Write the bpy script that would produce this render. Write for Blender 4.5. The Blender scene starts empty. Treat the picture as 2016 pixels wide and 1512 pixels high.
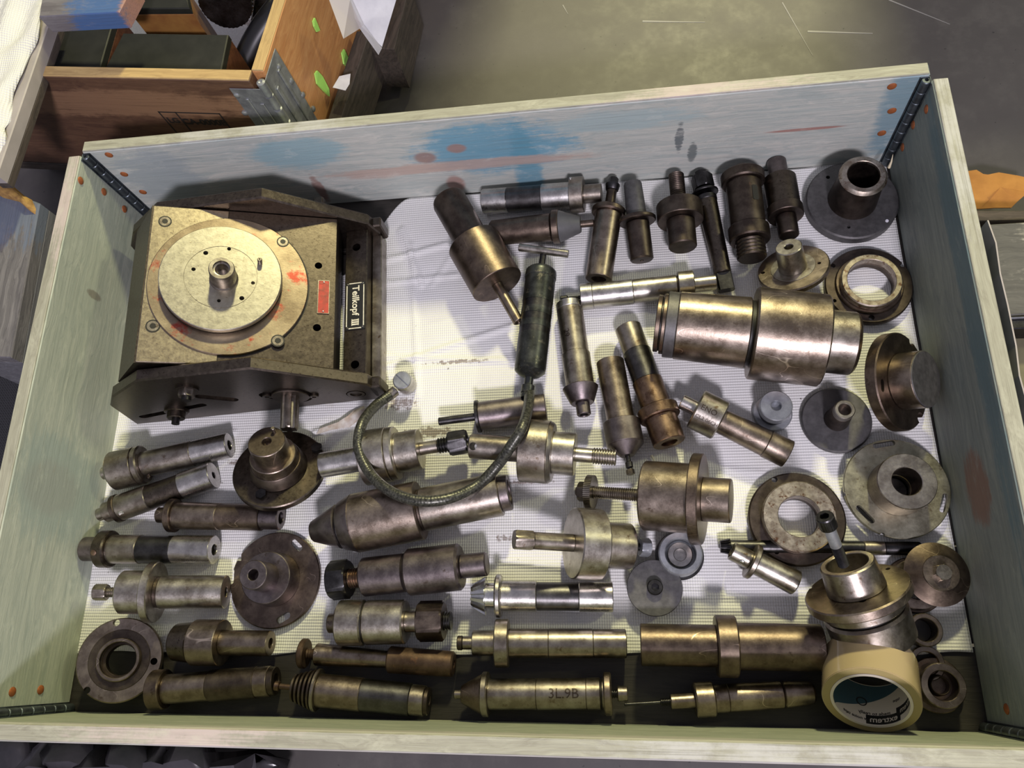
import bpy, math, random
from mathutils import Vector as V, Matrix as M
import numpy as np
random.seed(7)
S = bpy.context.scene
COL = S.collection
PI = math.pi

# ------------------------------------------------------------------ camera
CAM = V((.19231, -.31059, 1.02106)); FPX = 1522.45
RM = M.Rotation(.01101, 3, 'Z') @ M.Rotation(.15244, 3, 'Y') @ M.Rotation(.34345, 3, 'X')
cd = bpy.data.cameras.new('camera'); cam = bpy.data.objects.new('camera', cd); COL.objects.link(cam)
cam.matrix_world = M.Translation(CAM) @ RM.to_4x4()
cd.sensor_fit = 'HORIZONTAL'; cd.sensor_width = 36; cd.lens = 36 * FPX / 2016; cd.clip_start = .02
S.camera = cam

# ------------------------------------------------------------------ light
S.view_settings.view_transform = 'Standard'; S.view_settings.look = 'None'
S.view_settings.gamma = 1; S.view_settings.use_curve_mapping = False
S.view_settings.exposure = 0.0
w = bpy.data.worlds.new('hall'); S.world = w; w.use_nodes = True
w.node_tree.nodes['Background'].inputs[0].default_value = (.80, .78, .95, 1)
w.node_tree.nodes['Background'].inputs[1].default_value = .36

def area(name, loc, target, size, size_y, energy, color):
    l = bpy.data.lights.new(name, 'AREA'); l.shape = 'RECTANGLE'; l.size = size; l.size_y = size_y
    l.energy = energy; l.color = color
    o = bpy.data.objects.new(name, l); COL.objects.link(o); o.location = loc
    o.rotation_euler = (V(target) - V(loc)).to_track_quat('-Z', 'Y').to_euler()
    return o
area('hall_lamp_sodium', (.75, 3.4, 2.9), (0, 0, 0), .30, .30, 165, (1.0, .93, .50))
area('hall_lamp_side', (3.6, 1.2, 2.8), (0, 0, 0), .30, .30, 36, (.96, .95, .55))
area('hall_lamp_white', (.6, -2.3, 2.6), (0, .1, 0), .45, .30, 95, (.95, .88, 1.0))

# ------------------------------------------------------------------ projecting measured points onto real planes
def ray(px, py):
    return RM @ V(((px - 1008) / FPX, -(py - 756) / FPX, -1))
def U(px, py, z=0.0):
    d = ray(px, py); return CAM + d * ((z - CAM.z) / d.z)
def onplane(px, py, c, n):
    d = ray(px, py); return CAM + d * (((c - CAM).dot(n)) / d.dot(n))
def proj(P):
    q = RM.transposed() @ (P - CAM); return V((1008 + FPX * q.x / -q.z, 756 - FPX * q.y / -q.z))

# ------------------------------------------------------------------ objects
def obj(name, me, m=None, parent=None, loc=None):
    o = bpy.data.objects.new(name, me); COL.objects.link(o)
    if me is not None and m is not None:
        me.materials.clear(); me.materials.append(m)
    if parent is not None: o.parent = parent
    if loc is not None: o.location = loc
    return o
GROUPS = {'arbor': 'turned arbors lying in the crate', 'flange': 'flanges lying in the crate', 'mandrel': 'mandrels in the crate', 'cylinder': 'plain cylinders in the crate', 'bushing': 'upright bushings beside the tape roll',
          'case': 'wooden cases inside the orange-brown crate', 'tape scrap': 'green tape scraps on the orange board', 'pulley': 'small pulleys in the crate'}
def tag(o, label, cat, group=None, kind=None):
    o['label'] = label; o['category'] = cat
    group = group or GROUPS.get(cat)
    if group: o['group'] = group
    if kind: o['kind'] = kind
    return o
def thing(name, label, cat, mw=None, group=None):
    o = bpy.data.objects.new(name, None); COL.objects.link(o); o.empty_display_size = .02
    if mw is not None: o.matrix_world = mw
    return tag(o, label, cat, group)

def mesh(vs, fs, smooth=False, ang=35):
    me = bpy.data.meshes.new('m'); me.from_pydata([tuple(v) for v in vs], [], fs)
    import bmesh
    bm = bmesh.new(); bm.from_mesh(me); bmesh.ops.recalc_face_normals(bm, faces=bm.faces); bm.to_mesh(me); bm.free()
    if smooth:
        for p in me.polygons: p.use_smooth = True
        me.set_sharp_from_angle(angle=math.radians(ang))
    return me
def join(parts):
    vs = []; fs = []
    for v, f in parts:
        k = len(vs); vs += list(v); fs += [[i + k for i in q] for q in f]
    return vs, fs
def box_vf(x0, x1, y0, y1, z0, z1, c=.0):
    """a box with chamfered edges"""
    c = min(c, (x1-x0)*.45, (y1-y0)*.45, (z1-z0)*.45)
    if c <= 0:
        vs = [(x, y, z) for x in (x0, x1) for y in (y0, y1) for z in (z0, z1)]
        return vs, [[0,1,3,2],[4,6,7,5],[0,4,5,1],[2,3,7,6],[0,2,6,4],[1,5,7,3]]
    vs = []; idx = {}
    for i, x in enumerate((x0, x1)):
        for j, y in enumerate((y0, y1)):
            for k, z in enumerate((z0, z1)):
                sx = c if i == 0 else -c; sy = c if j == 0 else -c; sz = c if k == 0 else -c
                for a, p in enumerate([(x, y+sy, z+sz), (x+sx, y, z+sz), (x+sx, y+sy, z)]):
                    idx[(i,j,k,a)] = len(vs); vs.append(p)
    fs = []
    for i in (0,1): fs.append([idx[(i,0,0,0)], idx[(i,1,0,0)], idx[(i,1,1,0)], idx[(i,0,1,0)]])
    for j in (0,1): fs.append([idx[(0,j,0,1)], idx[(1,j,0,1)], idx[(1,j,1,1)], idx[(0,j,1,1)]])
    for k in (0,1): fs.append([idx[(0,0,k,2)], idx[(1,0,k,2)], idx[(1,1,k,2)], idx[(0,1,k,2)]])
    for j in (0,1):
        for k in (0,1): fs.append([idx[(0,j,k,1)], idx[(1,j,k,1)], idx[(1,j,k,2)], idx[(0,j,k,2)]])
    for i in (0,1):
        for k in (0,1): fs.append([idx[(i,0,k,0)], idx[(i,1,k,0)], idx[(i,1,k,2)], idx[(i,0,k,2)]])
    for i in (0,1):
        for j in (0,1): fs.append([idx[(i,j,0,0)], idx[(i,j,1,0)], idx[(i,j,1,1)], idx[(i,j,0,1)]])
    for i in (0,1):
        for j in (0,1):
            for k in (0,1): fs.append([idx[(i,j,k,0)], idx[(i,j,k,1)], idx[(i,j,k,2)]])
    return vs, fs
def xf(vf, mat):
    return [mat @ V(v) for v in vf[0]], vf[1]
def lathe_vf(prof, n=44, closed=False, rf=None):
    """prof = [(r, z)] about the z axis; rf(theta, r) may change the radius"""
    vs = []; rings = []
    for r, z in prof:
        if r < 1e-7: rings.append([len(vs)]); vs.append((0, 0, z))
        else:
            k = len(vs)
            for i in range(n):
                t = 2*PI*i/n; q = rf(t, r) if rf else r
                vs.append((q*math.cos(t), q*math.sin(t), z))
            rings.append(list(range(k, k+n)))
    fs = []
    m = len(rings)
    for a in range(m if closed else m-1):
        A, B = rings[a], rings[(a+1) % m]
        if len(A) == 1 and len(B) == 1: continue
        for i in range(n):
            j = (i+1) % n
            if len(A) == 1: fs.append([A[0], B[i], B[j]])
            elif len(B) == 1: fs.append([A[i], A[j], B[0]])
            else: fs.append([A[i], A[j], B[j], B[i]])
    return vs, fs
def prism_vf(poly, z0, z1):
    n = len(poly)
    vs = [(x, y, z0) for x, y in poly] + [(x, y, z1) for x, y in poly]
    return vs, [list(range(n))[::-1], list(range(n, 2*n))] + [[i, (i+1) % n, n+(i+1) % n, n+i] for i in range(n)]
def xprism_vf(poly, y0, y1):
    """polygon in x,z extruded along y"""
    v, f = prism_vf(poly, y0, y1); return [(a, c, b) for a, b, c in v], f
def tube_vf(pts, r, n=12, caps=True, rf=None):
    pts = [V(p) for p in pts]; vs = []; fs = []
    up = V((0, 0, 1)); N = len(pts)
    for i, p in enumerate(pts):
        t = (pts[min(i+1, N-1)] - pts[max(i-1, 0)]).normalized()
        a = t.cross(up)
        if a.length < 1e-4: a = V((1, 0, 0))
        a.normalize(); b = a.cross(t).normalized(); up = b
        rr = rf(i / (N-1)) if rf else r
        for k in range(n):
            th = 2*PI*k/n; vs.append(p + a*rr*math.cos(th) + b*rr*math.sin(th))
    for i in range(N-1):
        for k in range(n):
            j = (k+1) % n; fs.append([i*n+k, i*n+j, (i+1)*n+j, (i+1)*n+k])
    if caps: fs += [list(range(n))[::-1], list(range((N-1)*n, N*n))]
    return vs, fs
def catmull(P, m=8):
    P = [V(p) for p in P]; P = [P[0]*2-P[1]] + P + [P[-1]*2-P[-2]]; out = []
    for i in range(1, len(P)-2):
        for k in range(m):
            t = k/m; a, b, c, d = P[i-1:i+3]
            out.append(.5*((2*b) + (c-a)*t + (2*a-5*b+4*c-d)*t*t + (3*b-a-3*c+d)*t**3))
    out.append(P[-2]); return out
def text_vf(s, size, bold=0.0, flat=0.0):
    cu = bpy.data.curves.new('t', 'FONT'); cu.body = s; cu.size = size; cu.align_x = 'CENTER'; cu.align_y = 'CENTER'
    cu.offset = bold; cu.extrude = flat; cu.resolution_u = 3
    o = bpy.data.objects.new('t', cu); COL.objects.link(o)
    dg = bpy.context.evaluated_depsgraph_get(); dg.update()
    me = bpy.data.meshes.new_from_object(o.evaluated_get(dg))
    import bmesh
    bm = bmesh.new(); bm.from_mesh(me); bmesh.ops.triangulate(bm, faces=bm.faces)
    bmesh.ops.subdivide_edges(bm, edges=[e for e in bm.edges if e.calc_length() > size*.25], cuts=2, use_grid_fill=True)
    bm.to_mesh(me); bm.free()
    vs = [tuple(v.co) for v in me.vertices]; fs = [list(p.vertices) for p in me.polygons]
    bpy.data.objects.remove(o); bpy.data.curves.remove(cu); bpy.data.meshes.remove(me)
    return vs, fs
def cut(me, cutters):
    """real holes: boolean difference, baked into the mesh"""
    a = bpy.data.objects.new('a', me); COL.objects.link(a)
    b = bpy.data.objects.new('b', mesh(*join(cutters))); COL.objects.link(b)
    md = a.modifiers.new('b', 'BOOLEAN'); md.object = b; md.operation = 'DIFFERENCE'; md.solver = 'EXACT'; md.use_self = True
    dg = bpy.context.evaluated_depsgraph_get(); dg.update()
    r = bpy.data.meshes.new_from_object(a.evaluated_get(dg))
    bpy.data.objects.remove(a); bpy.data.objects.remove(b)
    for p in r.polygons: p.use_smooth = True
    r.set_sharp_from_angle(angle=math.radians(30))
    return r

# ------------------------------------------------------------------ materials
class NT:
    def __init__(s, name):
        s.m = bpy.data.materials.new(name); s.m.use_nodes = True; s.t = s.m.node_tree; s.b = s.t.nodes['Principled BSDF']
    def n(s, typ, **k):
        x = s.t.nodes.new(typ)
        for a, v in k.items():
            if a[0] == 'i' and a[1:].isdigit(): x.inputs[int(a[1:])].default_value = v
            else: setattr(x, a, v)
        return x
    def l(s, a, b): s.t.links.new(a, b)
    def coord(s, scale=(1,1,1), loc=(0,0,0), rot=(0,0,0), out='Object'):
        tc = s.n('ShaderNodeTexCoord'); mp = s.n('ShaderNodeMapping')
        mp.inputs['Scale'].default_value = scale; mp.inputs['Location'].default_value = loc; mp.inputs['Rotation'].default_value = rot
        s.l(tc.outputs[out], mp.inputs[0]); return mp.outputs[0]
    def noise(s, co, scale, detail=4, rough=.55, dist=0):
        x = s.n('ShaderNodeTexNoise'); x.inputs['Scale'].default_value = scale; x.inputs['Detail'].default_value = detail
        x.inputs['Roughness'].default_value = rough; x.inputs['Distortion'].default_value = dist
        s.l(co, x.inputs['Vector']); return x.outputs['Fac']
    def ramp(s, fac, stops):
        r = s.n('ShaderNodeValToRGB'); e = r.color_ramp.elements
        while len(e) < len(stops): e.new(.5)
        for el, (p, c) in zip(e, stops):
            el.position = p; el.color = (c, c, c, 1) if isinstance(c, (int, float)) else (*c, 1)
        s.l(fac, r.inputs[0]); return r.outputs[0]
    def mix(s, fac, a, b, mode='MIX'):
        x = s.n('ShaderNodeMix', data_type='RGBA', blend_type=mode)
        if isinstance(fac, (int, float)): x.inputs[0].default_value = fac
        else: s.l(fac, x.inputs[0])
        for i, c in ((6, a), (7, b)):
            if isinstance(c, tuple): x.inputs[i].default_value = (*c, 1)
            else: s.l(c, x.inputs[i])
        return x.outputs[2]
    def math(s, op, a, b=None, c=None):
        x = s.n('ShaderNodeMath', operation=op)
        for i, v in enumerate((a, b, c)):
            if v is None: continue
            if isinstance(v, (int, float)): x.inputs[i].default_value = v
            else: s.l(v, x.inputs[i])
        return x.outputs[0]
    def base(s, c):
        if isinstance(c, tuple): s.b.inputs['Base Color'].default_value = (*c, 1)
        else: s.l(c, s.b.inputs['Base Color'])
    def set(s, k, v):
        if isinstance(v, (int, float)): s.b.inputs[k].default_value = v
        else: s.l(v, s.b.inputs[k])
    def bump(s, h, strength=.3, dist=.001):
        b = s.n('ShaderNodeBump'); b.inputs['Strength'].default_value = strength; b.inputs['Distance'].default_value = dist
        s.l(h, b.inputs['Height']); s.l(b.outputs[0], s.b.inputs['Normal'])

def metal(name, c, dark=None, rough=.34, met=1.0, stain=None, stain_at=.62, turned=False, blot=45, scr=0.):
    t = NT(name); co = t.coord()
    dark = dark or tuple(x*.55 for x in c)
    n1 = t.noise(co, blot, 6, .65); col = t.mix(t.ramp(n1, [(.38, 0), (.66, 1)]), dark, c)
    if stain:
        n2 = t.noise(t.coord(loc=(3.1, 1.7, .4)), blot*1.7, 5, .7)
        col = t.mix(t.ramp(n2, [(stain_at-.06, 0), (stain_at+.05, 1)]), col, stain)
    if scr:
        k1 = t.noise(t.coord(loc=(.3, 2.1, .7), rot=(.4, .9, .3), scale=(1, 1, .35)), 38, 1, .4, .3); k2 = t.noise(t.coord(loc=(7, 1, 2)), 26, 2, .5)
        f = t.math('MULTIPLY', t.ramp(k1, [(.496, 0), (.5, 1), (.504, 0)]), t.ramp(k2, [(.50, 0), (.58, 1)]))
        col = t.mix(t.math('MULTIPLY', f, scr), col, tuple(min(1, x*2.4) for x in c))
    n3 = t.noise(co, 420, 3, .6)
    t.base(col); t.set('Metallic', met)
    t.set('Roughness', t.math('ADD', t.math('MULTIPLY', n1, .22), t.math('ADD', t.math('MULTIPLY', n3, .16), rough-.19)))
    if turned:
        tn = t.noise(t.coord(scale=(4, 4, 900)), 1, 3, .6)
        t.bump(t.math('ADD', tn, t.math('MULTIPLY', n3, .5)), .25, .00025)
    else: t.bump(t.math('ADD', n3, t.math('MULTIPLY', n1, .8)), .22, .0003)
    return t.m
STEEL = metal('bright_steel', (.62, .60, .57), (.36, .34, .32), .30, turned=True)
STEELW = metal('worn_steel', (.50, .47, .42), (.27, .24, .20), .34, stain=(.16, .11, .07), stain_at=.68)
WARM = metal('warm_steel', (.38, .345, .30), (.20, .17, .14), .36, stain=(.13, .09, .06), stain_at=.66)
TAN = metal('oiled_steel', (.33, .275, .225), (.17, .135, .105), .36, stain=(.13, .095, .07), stain_at=.66, scr=.8)
BRONZE = metal('brown_patina', (.20, .155, .12), (.10, .075, .06), .40, stain=(.06, .04, .03), stain_at=.68, scr=.8)
BROWN = metal('dark_brown_patina', (.13, .105, .085), (.065, .05, .042), .44, stain=(.16, .10, .07), stain_at=.70)
BLACK = metal('blackened_steel', (.085, .083, .085), (.04, .038, .038), .38)
DARKB = metal('blued_band', (.13, .125, .125), (.07, .066, .064), .36, turned=True)
COPPER = metal('copper_patina', (.27, .185, .13), (.14, .09, .06), .38, stain=(.10, .06, .04), stain_at=.6)
RUST = metal('rusty_iron', (.15, .10, .07), (.08, .05, .035), .5, met=.85, stain=(.19, .10, .055), stain_at=.66)
GREYCAST = metal('grey_phosphate', (.15, .145, .145), (.10, .097, .097), .55, met=.75, blot=90)
GREYMUD = metal('violet_grey_iron', (.22, .19, .185), (.12, .10, .10), .42, stain=(.09, .07, .06), stain_at=.66)
FACE = metal('mottled_face', (.52, .47, .40), (.28, .23, .18), .42, stain=(.15, .08, .05), stain_at=.60, blot=90)
OLIVE = metal('olive_stained_steel', (.50, .48, .36), (.30, .28, .20), .40, stain=(.20, .16, .11), stain_at=.66, blot=60)
CAST = metal('oily_cast_iron', (.118, .098, .08), (.085, .07, .057), .36, stain=(.04, .03, .025), stain_at=.63, blot=150)
GOLD = metal('oily_ground_top', (.42, .36, .26), (.34, .285, .20), .36, stain=(.14, .09, .05), stain_at=.66, blot=170)
TABLE = metal('rotary_table_steel', (.46, .43, .36), (.39, .36, .29), .38, stain=(.20, .16, .11), stain_at=.68, blot=140)
CHROME = metal('clean_steel', (.72, .72, .70), (.5, .5, .5), .22)
ZINC = metal('galvanised_sheet', (.42, .44, .46), (.26, .27, .29), .42, met=.65, stain=(.7, .7, .72), stain_at=.7)
VOID = NT('painted_recess_dark'); VOID.base((.006, .005, .004)); VOID.set('Roughness', .5); VOID = VOID.m  # flat black painted in for the dark inside holes, sockets and grooves

def simple(name, c, rough=.6, met=0., n=None, bump=0., spec=None):
    t = NT(name)
    if n:
        f = t.noise(t.coord(), n[0], 5, .6); t.base(t.mix(t.ramp(f, [(.35, 0), (.68, 1)]), c, n[1]))
        if bump: t.bump(f, bump, .001)
    else: t.base(c)
    t.set('Roughness', rough); t.set('Metallic', met); return t.m

def wood(name, c, dark, patches=(), grain=1.0, knots=True, rough=.62, dots=()):
    """patches: (x, z, half width, half height, colour, raggedness) in board coordinates, x along the board"""
    t = NT(name)
    warp = t.noise(t.coord(scale=(3, 8, 8)), 2.2, 3, .5)
    co = t.coord(scale=(1.4, 34, 34)); w_ = t.n('ShaderNodeVectorMath', operation='SCALE'); t.l(co, w_.inputs[0]); w_.inputs[3].default_value = 1
    ad = t.n('ShaderNodeVectorMath', operation='ADD'); t.l(co, ad.inputs[0])
    cb = t.n('ShaderNodeCombineXYZ'); t.l(t.math('MULTIPLY', warp, 2.2), cb.inputs[1]); t.l(t.math('MULTIPLY', warp, 2.2), cb.inputs[2]); t.l(cb.outputs[0], ad.inputs[1])
    g = t.noise(ad.outputs[0], 4, 7, .68, .5)
    g2 = t.noise(t.coord(scale=(2.5, 210, 210)), 3, 3, .6)
    g3 = t.noise(t.coord(scale=(5, 14, 14)), 3, 6, .7)
    col = t.mix(t.ramp(g, [(.36, 0), (.66, 1)]), dark, c)
    tc = t.n('ShaderNodeTexCoord'); sp = t.n('ShaderNodeSeparateXYZ'); t.l(tc.outputs['Object'], sp.inputs[0])
    rag = t.noise(t.coord(scale=(1, 1, 2.0)), 16, 7, .75); rag2 = t.noise(t.coord(scale=(2, 60, 60)), 3, 4, .7)
    for (x, z, hw, hh, pc, rg) in patches:
        dx = t.math('DIVIDE', t.math('SUBTRACT', sp.outputs[0], x), hw)
        dz = t.math('DIVIDE', t.math('SUBTRACT', sp.outputs[2], z), hh)
        d = t.math('ADD', t.math('MULTIPLY', dx, dx), t.math('MULTIPLY', dz, dz))
        d = t.math('ADD', d, t.math('MULTIPLY', t.math('SUBTRACT', rag, .5), rg*6.5))
        d = t.math('ADD', d, t.math('MULTIPLY', t.math('SUBTRACT', rag2, .5), rg*4.5))
        f = t.n('ShaderNodeMapRange', interpolation_type='SMOOTHSTEP'); t.l(d, f.inputs[0])
        f.inputs[1].default_value = .5; f.inputs[2].default_value = 1.5; f.inputs[3].default_value = .8; f.inputs[4].default_value = 0
        col = t.mix(f.outputs[0], col, pc)
    col = t.mix(t.math('MULTIPLY', t.ramp(g2, [(.5, 0), (.72, 1)]), .38), col, tuple(x*.42 for x in dark))
    col = t.mix(t.math('MULTIPLY', t.ramp(g3, [(.56, 0), (.72, 1)]), .45), col, tuple(min(1, x*1.35) for x in c))
    t.base(col); t.set('Roughness', rough)
    t.bump(t.math('ADD', g, t.math('MULTIPLY', g2, .5)), .35*grain, .0012)
    return t.m
CYAN = (.13, .33, .42); DRY = (.46, .37, .32); PALE = (.42, .46, .45)
KNOT = (.30, .17, .13)
M_FAR = wood('weathered_blue_pine_far', (.56, .56, .50), (.39, .44, .41), [(-a, *b) for a, *b in [
    (.02, .11, .11, .055, (.10, .32, .45), .5), (.06, .05, .02, .10, (.11, .30, .40), .5), (-.27, .135, .07, .035, (.26, .42, .46), .4),
    (-.50, .10, .06, .08, (.33, .38, .39), .6), (.565, .12, .028, .11, (.16, .28, .34), .4), (.2, .145, .10, .02, (.36, .46, .46), .5),
    (-.05, .075, .2, .012, (.50, .36, .29), .4), (-.085, .10, .016, .013, KNOT, .15), (-.035, .115, .014, .010, (.36, .20, .15), .15),
    (-.055, .03, .014, .02, (.36, .20, .16), .15), (.45, .092, .05, .003, (.34, .14, .11), .1), (-.27, .045, .008, .035, (.28, .15, .12), .3),
    (.28, .10, .005, .03, (.08, .10, .11), .8), (.3, .06, .006, .02, (.10, .12, .12), .8), (-.17, .07, .05, .012, (.5, .4, .34), .5)]])
M_LEFT = wood('weathered_green_pine_left', (.46, .49, .40), (.33, .37, .31), [(-a, *b) for a, *b in [
    (-.10, .11, .035, .05, (.30, .20, .15), .3), (-.10, .10, .07, .08, (.30, .36, .32), .6), (.19, .10, .006, .016, (.20, .18, .14), .5)]])
M_RIGHT = wood('weathered_grey_pine_right', (.30, .33, .29), (.20, .235, .22), [
    (-.12, .09, .04, .03, (.25, .13, .09), .5), (.1, .16, .3, .02, (.13, .21, .23), .5)])  # the long bluish band paints a shadow along the board's top
M_FRONT = wood('weathered_pine_front', (.40, .42, .32), (.26, .29, .22), [(0.1, .19, .7, .035, (.50, .47, .42), .4)])
M_EDGE = wood('worn_edge', (.42, .42, .33), (.28, .27, .21), [(-.3, 0, .15, .2, (.56, .47, .44), .5), (.3, 0, .2, .2, (.50, .50, .47), .5)])
M_ORANGE = wood('orange_pine', (.62, .32, .13), (.50, .22, .08), [], .5, rough=.45)
M_BROWN_SHADED = wood('shaded_brown_pine', (.15, .08, .045), (.09, .045, .028), [(.3, .12, .3, .03, (.28, .16, .09), .6)], .5, rough=.5)  # brown crate pine, base darkened to paint in the front board's shade
M_YEDGE = wood('yellow_pine_edge', (.60, .42, .18), (.42, .28, .12), [], .5)
M_GREENBLK = simple('dark_green_painted_wood', (.014, .015, .011), .5, 0, (30, (.024, .025, .019)), .2)
M_MAHOG = wood('mahogany', (.16, .065, .03), (.08, .032, .016), [], .6, rough=.4)
M_DECK = wood('oil_soaked_deck', (.026, .022, .018), (.012, .010, .008), [], .8, rough=.6)
M_OLDPL = wood('grey_old_plank', (.40, .38, .33), (.16, .15, .13), [(-.02, 0, .03, .2, (.06, .06, .06), .9)], 1, rough=.8)
M_DARKWOOD = wood('dark_rough_wood', (.09, .07, .055), (.035, .028, .022), [], 1, rough=.8)
M_BLOCK = wood('grey_block', (.20, .19, .19), (.09, .085, .09), [(-.1, 0, .06, .1, (.13, .16, .22), .9)], 1.2, rough=.8)
M_BLOCKS = wood('grey_block_side', (.17, .17, .18), (.10, .10, .11), [], 1.4, rough=.8)
M_BLUEBOX = wood('blue_smeared_board', (.20, .19, .20), (.13, .12, .13), [(.03, 0, .05, .2, (.04, .13, .34), .6), (.085, 0, .02, .2, (.45, .22, .12), .5)], .5)
M_SAW = simple('sawdust', (.40, .24, .07), .9, 0, (90, (.22, .12, .04)), .9)
M_STRIP = simple('pale_painted_edge', (.42, .38, .36), .5, 0, (20, (.34, .31, .29)))
M_RIVET = simple('rusty_rivet', (.42, .13, .035), .6, .3, (200, (.25, .08, .03)), .3)
M_HINGE = metal('blue_grey_hinge', (.16, .19, .21), (.07, .08, .09), .42, met=.8)
M_PAPER = simple('white_paper', (.78, .78, .82), .55, 0, (25, (.60, .60, .66)))
M_GTAPE = simple('green_tape', (.42, .80, .16), .5)
M_INK = simple('black_ink', (.02, .016, .014), .7)
M_RED = simple('red_enamel', (.42, .03, .02), .45, .2, (120, (.20, .03, .02)), .2)
M_IVORY = simple('ivory_paint', (.75, .72, .58), .5, 0, (200, (.5, .46, .34)))
M_PLATE = simple('black_plate', (.012, .012, .012), .4)
M_RUBBER = simple('black_rubber', (.012, .012, .013), .35)
M_NOSE = simple('grey_rubber_nose', (.085, .085, .088), .55, .2, (60, (.11, .11, .11)))
M_GUN = metal('black_gun_barrel', (.075, .08, .078), (.03, .032, .03), .38, met=.85, stain=(.16, .15, .12), stain_at=.64)
M_ORPAP = simple('orange_torn_paper', (.52, .24, .05), .8, 0, (18, (.36, .15, .03)), .6)
M_TAPE = NT('brown_packing_tape'); M_TAPE.base((.43, .335, .19)); M_TAPE.set('Roughness', .22); M_TAPE.set('Coat Weight', .5); M_TAPE = M_TAPE.m
M_TAPES = simple('tape_side', (.33, .26, .11), .4)
M_CARD = simple('cardboard_core', (.62, .56, .48), .6)
M_CARDB = simple('printed_blue', (.035, .085, .115), .5)
M_FILM = simple('black_film', (.02, .02, .022), .25, 0, (14, (.05, .045, .05)), 1.0)
M_GRID = NT('rubber_grid'); 
_c = M_GRID.coord(scale=(60, 60, 60), rot=(0, 0, .8)); _w = M_GRID.n('ShaderNodeTexBrick'); M_GRID.l(_c, _w.inputs['Vector']); _w.inputs['Scale'].default_value = 1.2
_w.inputs['Color1'].default_value = (.012, .012, .012, 1); _w.inputs['Color2'].default_value = (.016, .016, .016, 1); _w.inputs['Mortar'].default_value = (.06, .06, .065, 1)
M_GRID.base(_w.outputs[0]); M_GRID = M_GRID.m

def film_mat():
    t = NT('clear_sleeve'); t.base((.75, .74, .78)); t.set('Roughness', .2); t.set('Alpha', .45); return t.m
M_SLEEVE = film_mat()

def cloth_mat(name='embossed_wipe'):
    t = NT(name); tc = t.n('ShaderNodeTexCoord'); sp = t.n('ShaderNodeSeparateXYZ'); t.l(tc.outputs['Object'], sp.inputs[0])
    k = 2*PI/.0062
    u = t.math('SINE', t.math('MULTIPLY', t.math('ADD', sp.outputs[0], t.math('MULTIPLY', sp.outputs[1], .8)), k))
    v = t.math('SINE', t.math('MULTIPLY', t.math('SUBTRACT', sp.outputs[0], t.math('MULTIPLY', sp.outputs[1], .8)), k))
    d = t.math('MULTIPLY', u, v)
    co = t.coord(); n1 = t.noise(co, 5, 5, .6)
    col = t.mix(t.ramp(n1, [(.35, 0), (.7, 1)]), (.76, .76, .72), (.84, .84, .83))
    n2 = t.noise(t.coord(loc=(2.2, .3, 0)), 9, 6, .75)
    col = t.mix(t.math('MULTIPLY', t.ramp(n2, [(.62, 0), (.78, 1)]), .5), col, (.42, .30, .19))
    n3 = t.noise(t.coord(loc=(.7, 5.3, 0)), 95, 3, .6); 
    col = t.mix(t.math('MULTIPLY', t.ramp(n3, [(.735, 0), (.76, 1)]), .85), col, (.07, .045, .03))
    # oily streaks: dark dimples along three rows
    for (x0, y0, hw, hh) in ((-.05, .095, .05, .0035), (.02, -.085, .085, .003), (-.085, -.01, .04, .009), (-.13, .035, .025, .010), (-.36, -.045, .03, .004), (.06, -.16, .05, .008)):
        dx = t.math('DIVIDE', t.math('SUBTRACT', sp.outputs[0], x0), hw); dy = t.math('DIVIDE', t.math('SUBTRACT', sp.outputs[1], y0), hh)
        q = t.math('ADD', t.math('MULTIPLY', dx, dx), t.math('MULTIPLY', dy, dy))
        q = t.math('ADD', q, t.math('MULTIPLY', t.math('SUBTRACT', t.noise(co, 160, 3, .7), .5), 5.0))
        f = t.n('ShaderNodeMapRange'); t.l(q, f.inputs[0]); f.inputs[1].default_value = .2; f.inputs[2].default_value = .9; f.inputs[3].default_value = .8; f.inputs[4].default_value = 0
        col = t.mix(f.outputs[0], col, (.16, .10, .07))
    dd = t.math('MULTIPLY', t.ramp(d, [(.0, 1), (.5, 0)]), .28)
    col = t.mix(dd, col, (.52, .52, .49))
    t.base(col); t.set('Roughness', .75); t.bump(d, .55, .0009); return t.m
M_CLOTH = cloth_mat()

def concrete():
    t = NT('stained_concrete'); co = t.coord()
    n1 = t.noise(co, 2.2, 8, .7); n2 = t.noise(co, 18, 6, .7); n3 = t.noise(t.coord(loc=(4, 1, 0)), 120, 2, .5)
    col = t.mix(t.ramp(n1, [(.3, 0), (.7, 1)]), (.065, .058, .056), (.10, .092, .084))
    col = t.mix(t.math('MULTIPLY', t.ramp(n2, [(.5, 0), (.75, 1)]), .5), col, (.14, .13, .115))
    col = t.mix(t.math('MULTIPLY', t.ramp(n3, [(.72, 0), (.75, 1)]), .7), col, (.02, .02, .02))
    t.base(col); t.set('Roughness', t.math('ADD', t.math('MULTIPLY', n2, .3), .38)); t.bump(n2, .2, .001); return t.m

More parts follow.
